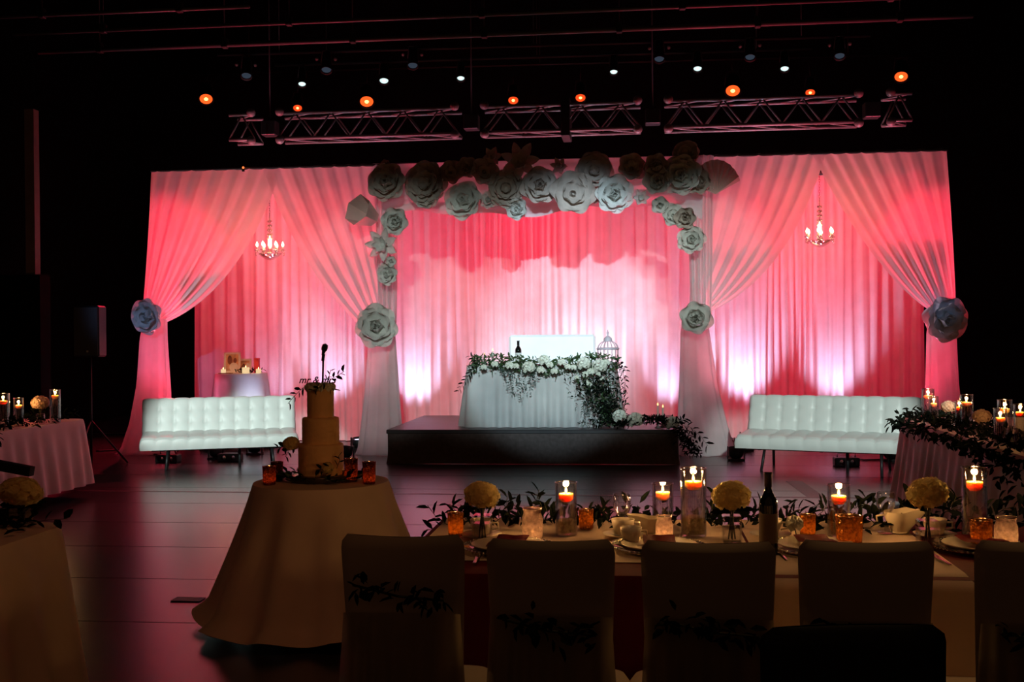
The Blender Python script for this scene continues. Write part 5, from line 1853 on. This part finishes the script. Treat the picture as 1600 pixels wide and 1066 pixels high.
# black chair nearest the camera
yb = 2.60
p = atY(1332, 976, yb)
W = 288 / pxm(p)
bc_ = thing('black_chair', 'black chair back nearest the camera at lower right', 'chair', (p.x, yb, 0), (0, 0, math.radians(3)))
mb = MB()
H = p.z
for sgn in (-1, 1):
    def fn(u, v, sgn=sgn):
        x = (u - .5)*2 * sgn * -1
        wv = W/2*(0.97 + 0.03*v)
        if v > 0.9:
            wv -= 0.03*(1 - math.sqrt(max(0, 1 - ((v - .9)/.1)**2)))
        return (x*wv, sgn*0.03*(1 - abs(x)**6)*(1 - max(0, (v - .92)/.08)**3*.8), 0.48 + (H - 0.48)*v - 0.004*x*x + 0.004*x)
    mb.grid(fn, 24, 20)
mb.obj('backrest', M['black_plastic'], bc_)
MB().box((0, 0.25, 0.44), (W/2*0.98, 0.22, 0.045), bev=0.03).obj('seat', M['black_plastic'], bc_, sharp=60)
for sx in (-1, 1):
    MB().tube([(sx*W*0.44, 0.0, 0.55), (sx*W*0.46, -0.02, 0)], 0.013, 8).obj('leg', M['dark_metal'], bc_)
    MB().tube([(sx*W*0.44, 0.42, 0.42), (sx*W*0.46, 0.44, 0)], 0.013, 8).obj('leg', M['dark_metal'], bc_)

# ================================================================== SIDE TABLES' DECORATION
def fc_tab(px, pyt, pyf, wpx, Y, Zt, label, group, power=1.0):
    p = atY(px, pyf, Y)
    s_ = pxm((p.x, Y, Zt))
    h = atY(px, pyt, Y).z - Zt
    zl = atY(px, pyf, Y).z - Zt
    return floating_candle(p.x, Y, Zt, wpx/s_/2, h, label, max(0.25, min(0.85, (zl - 0.03)/h)), None, group, power=power)
Zt = TH + 0.002
# left rear table
g_ = 'candles on the left guest tables'
fc_tab(86, 609, 616, 16, LRY - 0.55, Zt, 'rightmost candle cylinder on the left rear table', g_)
fc_tab(29, 622, 631, 15, LRY - 0.95, Zt, 'short candle cylinder left of the peach bloom at left', g_)
fc_tab(5, 615, 624, 19, LRY - 1.25, Zt, 'candle cylinder at left edge on the left rear table', g_)
p = atY(63, 630, LRY - 0.75)
bloom_vase(p.x, LRY - 0.75, Zt, p.z - Zt, 14/pxm(p), BALLP_ME, 'peach bloom in vase on the left rear table', 'round', 0.9, 'flower balls on the side tables', 0.04, 0.10)
lrg = thing('left_rear_garland', 'dark leafy garland on the left rear table', 'garland', (LRX, LRY - 1.5, Zt))
foliage(lrg, 420, lambda r: Vector((r.uniform(0.05, 0.52), r.uniform(-1.2, 1.36), abs(r.gauss(0, .035)) + .01)), (.05, .09), (.02, .035), M['leaf_dark'], 81, 0.4)
foliage(lrg, 40, lambda r: Vector((0.54 + r.uniform(0, .02), r.uniform(-0.3, -0.15), -r.uniform(0, .14))), (.04, .07), (.015, .03), M['leaf_dark'], 82, -0.6, 'hanging_leaves')
# left front table
p = atY(37, 768, LFY - 0.10)
bloom_vase(p.x, LFY - 0.12, Zt, p.z - Zt, 33/pxm(p), BALL_ME[1], 'ivory flower ball in vase on the nearest left table', 'square', 0.78, 'flower balls on the side tables', 0.036, 0.075, 0.2)
lfg = thing('left_front_garland', 'dark leafy sprigs lying on the nearest left table', 'garland', (LFX, LFY - 0.35, Zt))
rnd = random.Random(91)
for k in range(130):
    leaf_piece(lfg, 'leaf_dark', Vector((rnd.uniform(-0.2, 0.42), rnd.gauss(0.10, 0.08), abs(rnd.gauss(0, .018)) + .004)), rand_dir(rnd, 0.3), rnd.uniform(.04, .065), rnd)
sprig(lfg, [(0.38, 0.15, 0.02), (0.46, 0.18, 0.03), (0.55, 0.20, 0.035)], None, 'leaf_dark', 5, (.04, .06), 92)
p = atZ(20, 812, TH)
votive(LFX - 0.15, LFY - 0.45, Zt, 0.032, 0.07, 'mercury', 'gold votive on the nearest left table', True, 'candles on the left guest tables', 1.2)
# right table
g_ = 'candles on the right guest table'
def yat(px):            # depth along the left edge of the right table as seen at this column
    return RTY - 0.35 - (px - 1445) / 165 * 2.6
specs = [(1450, 608, 616, 19, 'rear candle cylinder at far end of right table', 0.0), (1459, 620, 628, 14, 'short candle before the rear cylinder on right table', -0.15),
         (1510, 617, 626, 20, 'candle cylinder at middle of the right table', 0.0), (1499, 627, 634, 14, 'short candle left of the middle cylinder on right table', -0.1),
         (1570, 625, 636, 22, 'large candle cylinder right of the bloom on right table', 0.0), (1563, 638, 650, 20, 'low candle before the large cylinder on right table', -0.25), (1594, 632, 641, 20, 'candle cylinder at right edge of the right table', -0.1)]
for px, a, b, wpx, lb, dy in specs:
    fc_tab(px, a, b, wpx, yat(px) + dy, Zt, lb, g_, 0.8)
for px, py, dia, lb in ((1534, 651, 28, 'peach bloom in vase at the middle of right table'), (1482, 636, 24, 'peach bloom hidden in greenery at far end of right table')):
    Yv = yat(px)
    p = atY(px, py, Yv)
    bloom_vase(p.x, Yv, Zt, p.z - Zt, dia/pxm(p)/2, BALLP_ME, lb, 'round', 0.9, 'flower balls on the side tables', 0.04, 0.08)
rtg = thing('right_table_garland', 'thick dark leafy garland hanging along the right table edge', 'garland', (RTX - 0.5, RTY - 1.8, Zt))
foliage(rtg, 900, lambda r: Vector((r.uniform(-0.08, 0.35), r.uniform(-1.8, 1.72), abs(r.gauss(0, .028)) + .012)), (.05, .08), (.022, .034), M['leaf_dark'], 83, 0.4)
foliage(rtg, 300, lambda r: Vector((-0.10 - r.uniform(0, .05), r.uniform(-1.9, 1.75), -abs(r.gauss(0.0, .035)))), (.05, .09), (.022, .04), M['leaf_dark'], 84, -0.3, 'hanging_leaves')
foliage(rtg, 70, lambda r: Vector((-0.13 - r.uniform(0, .05), r.uniform(-1.9, -0.7), -abs(r.gauss(0.06, .08)))), (.05, .09), (.022, .04), M['leaf_dark'], 85, -0.3, 'trailing_leaves')
p = atY(1596, 624, yat(1600) + 0.3)
cdx = thing('name_card', 'pale card standing among candles at right edge', 'card', (p.x, yat(1600) + 0.3, Zt), (0, 0, 0.2))
for s_ in (-1, 1):
    MB().box((0, s_*0.02, 0.09), (0.05, 0.001, 0.09), Matrix.Rotation(s_*0.2, 3, 'X')).obj('leaf_of_card', M['cloth_blush'], cdx, smooth=False)
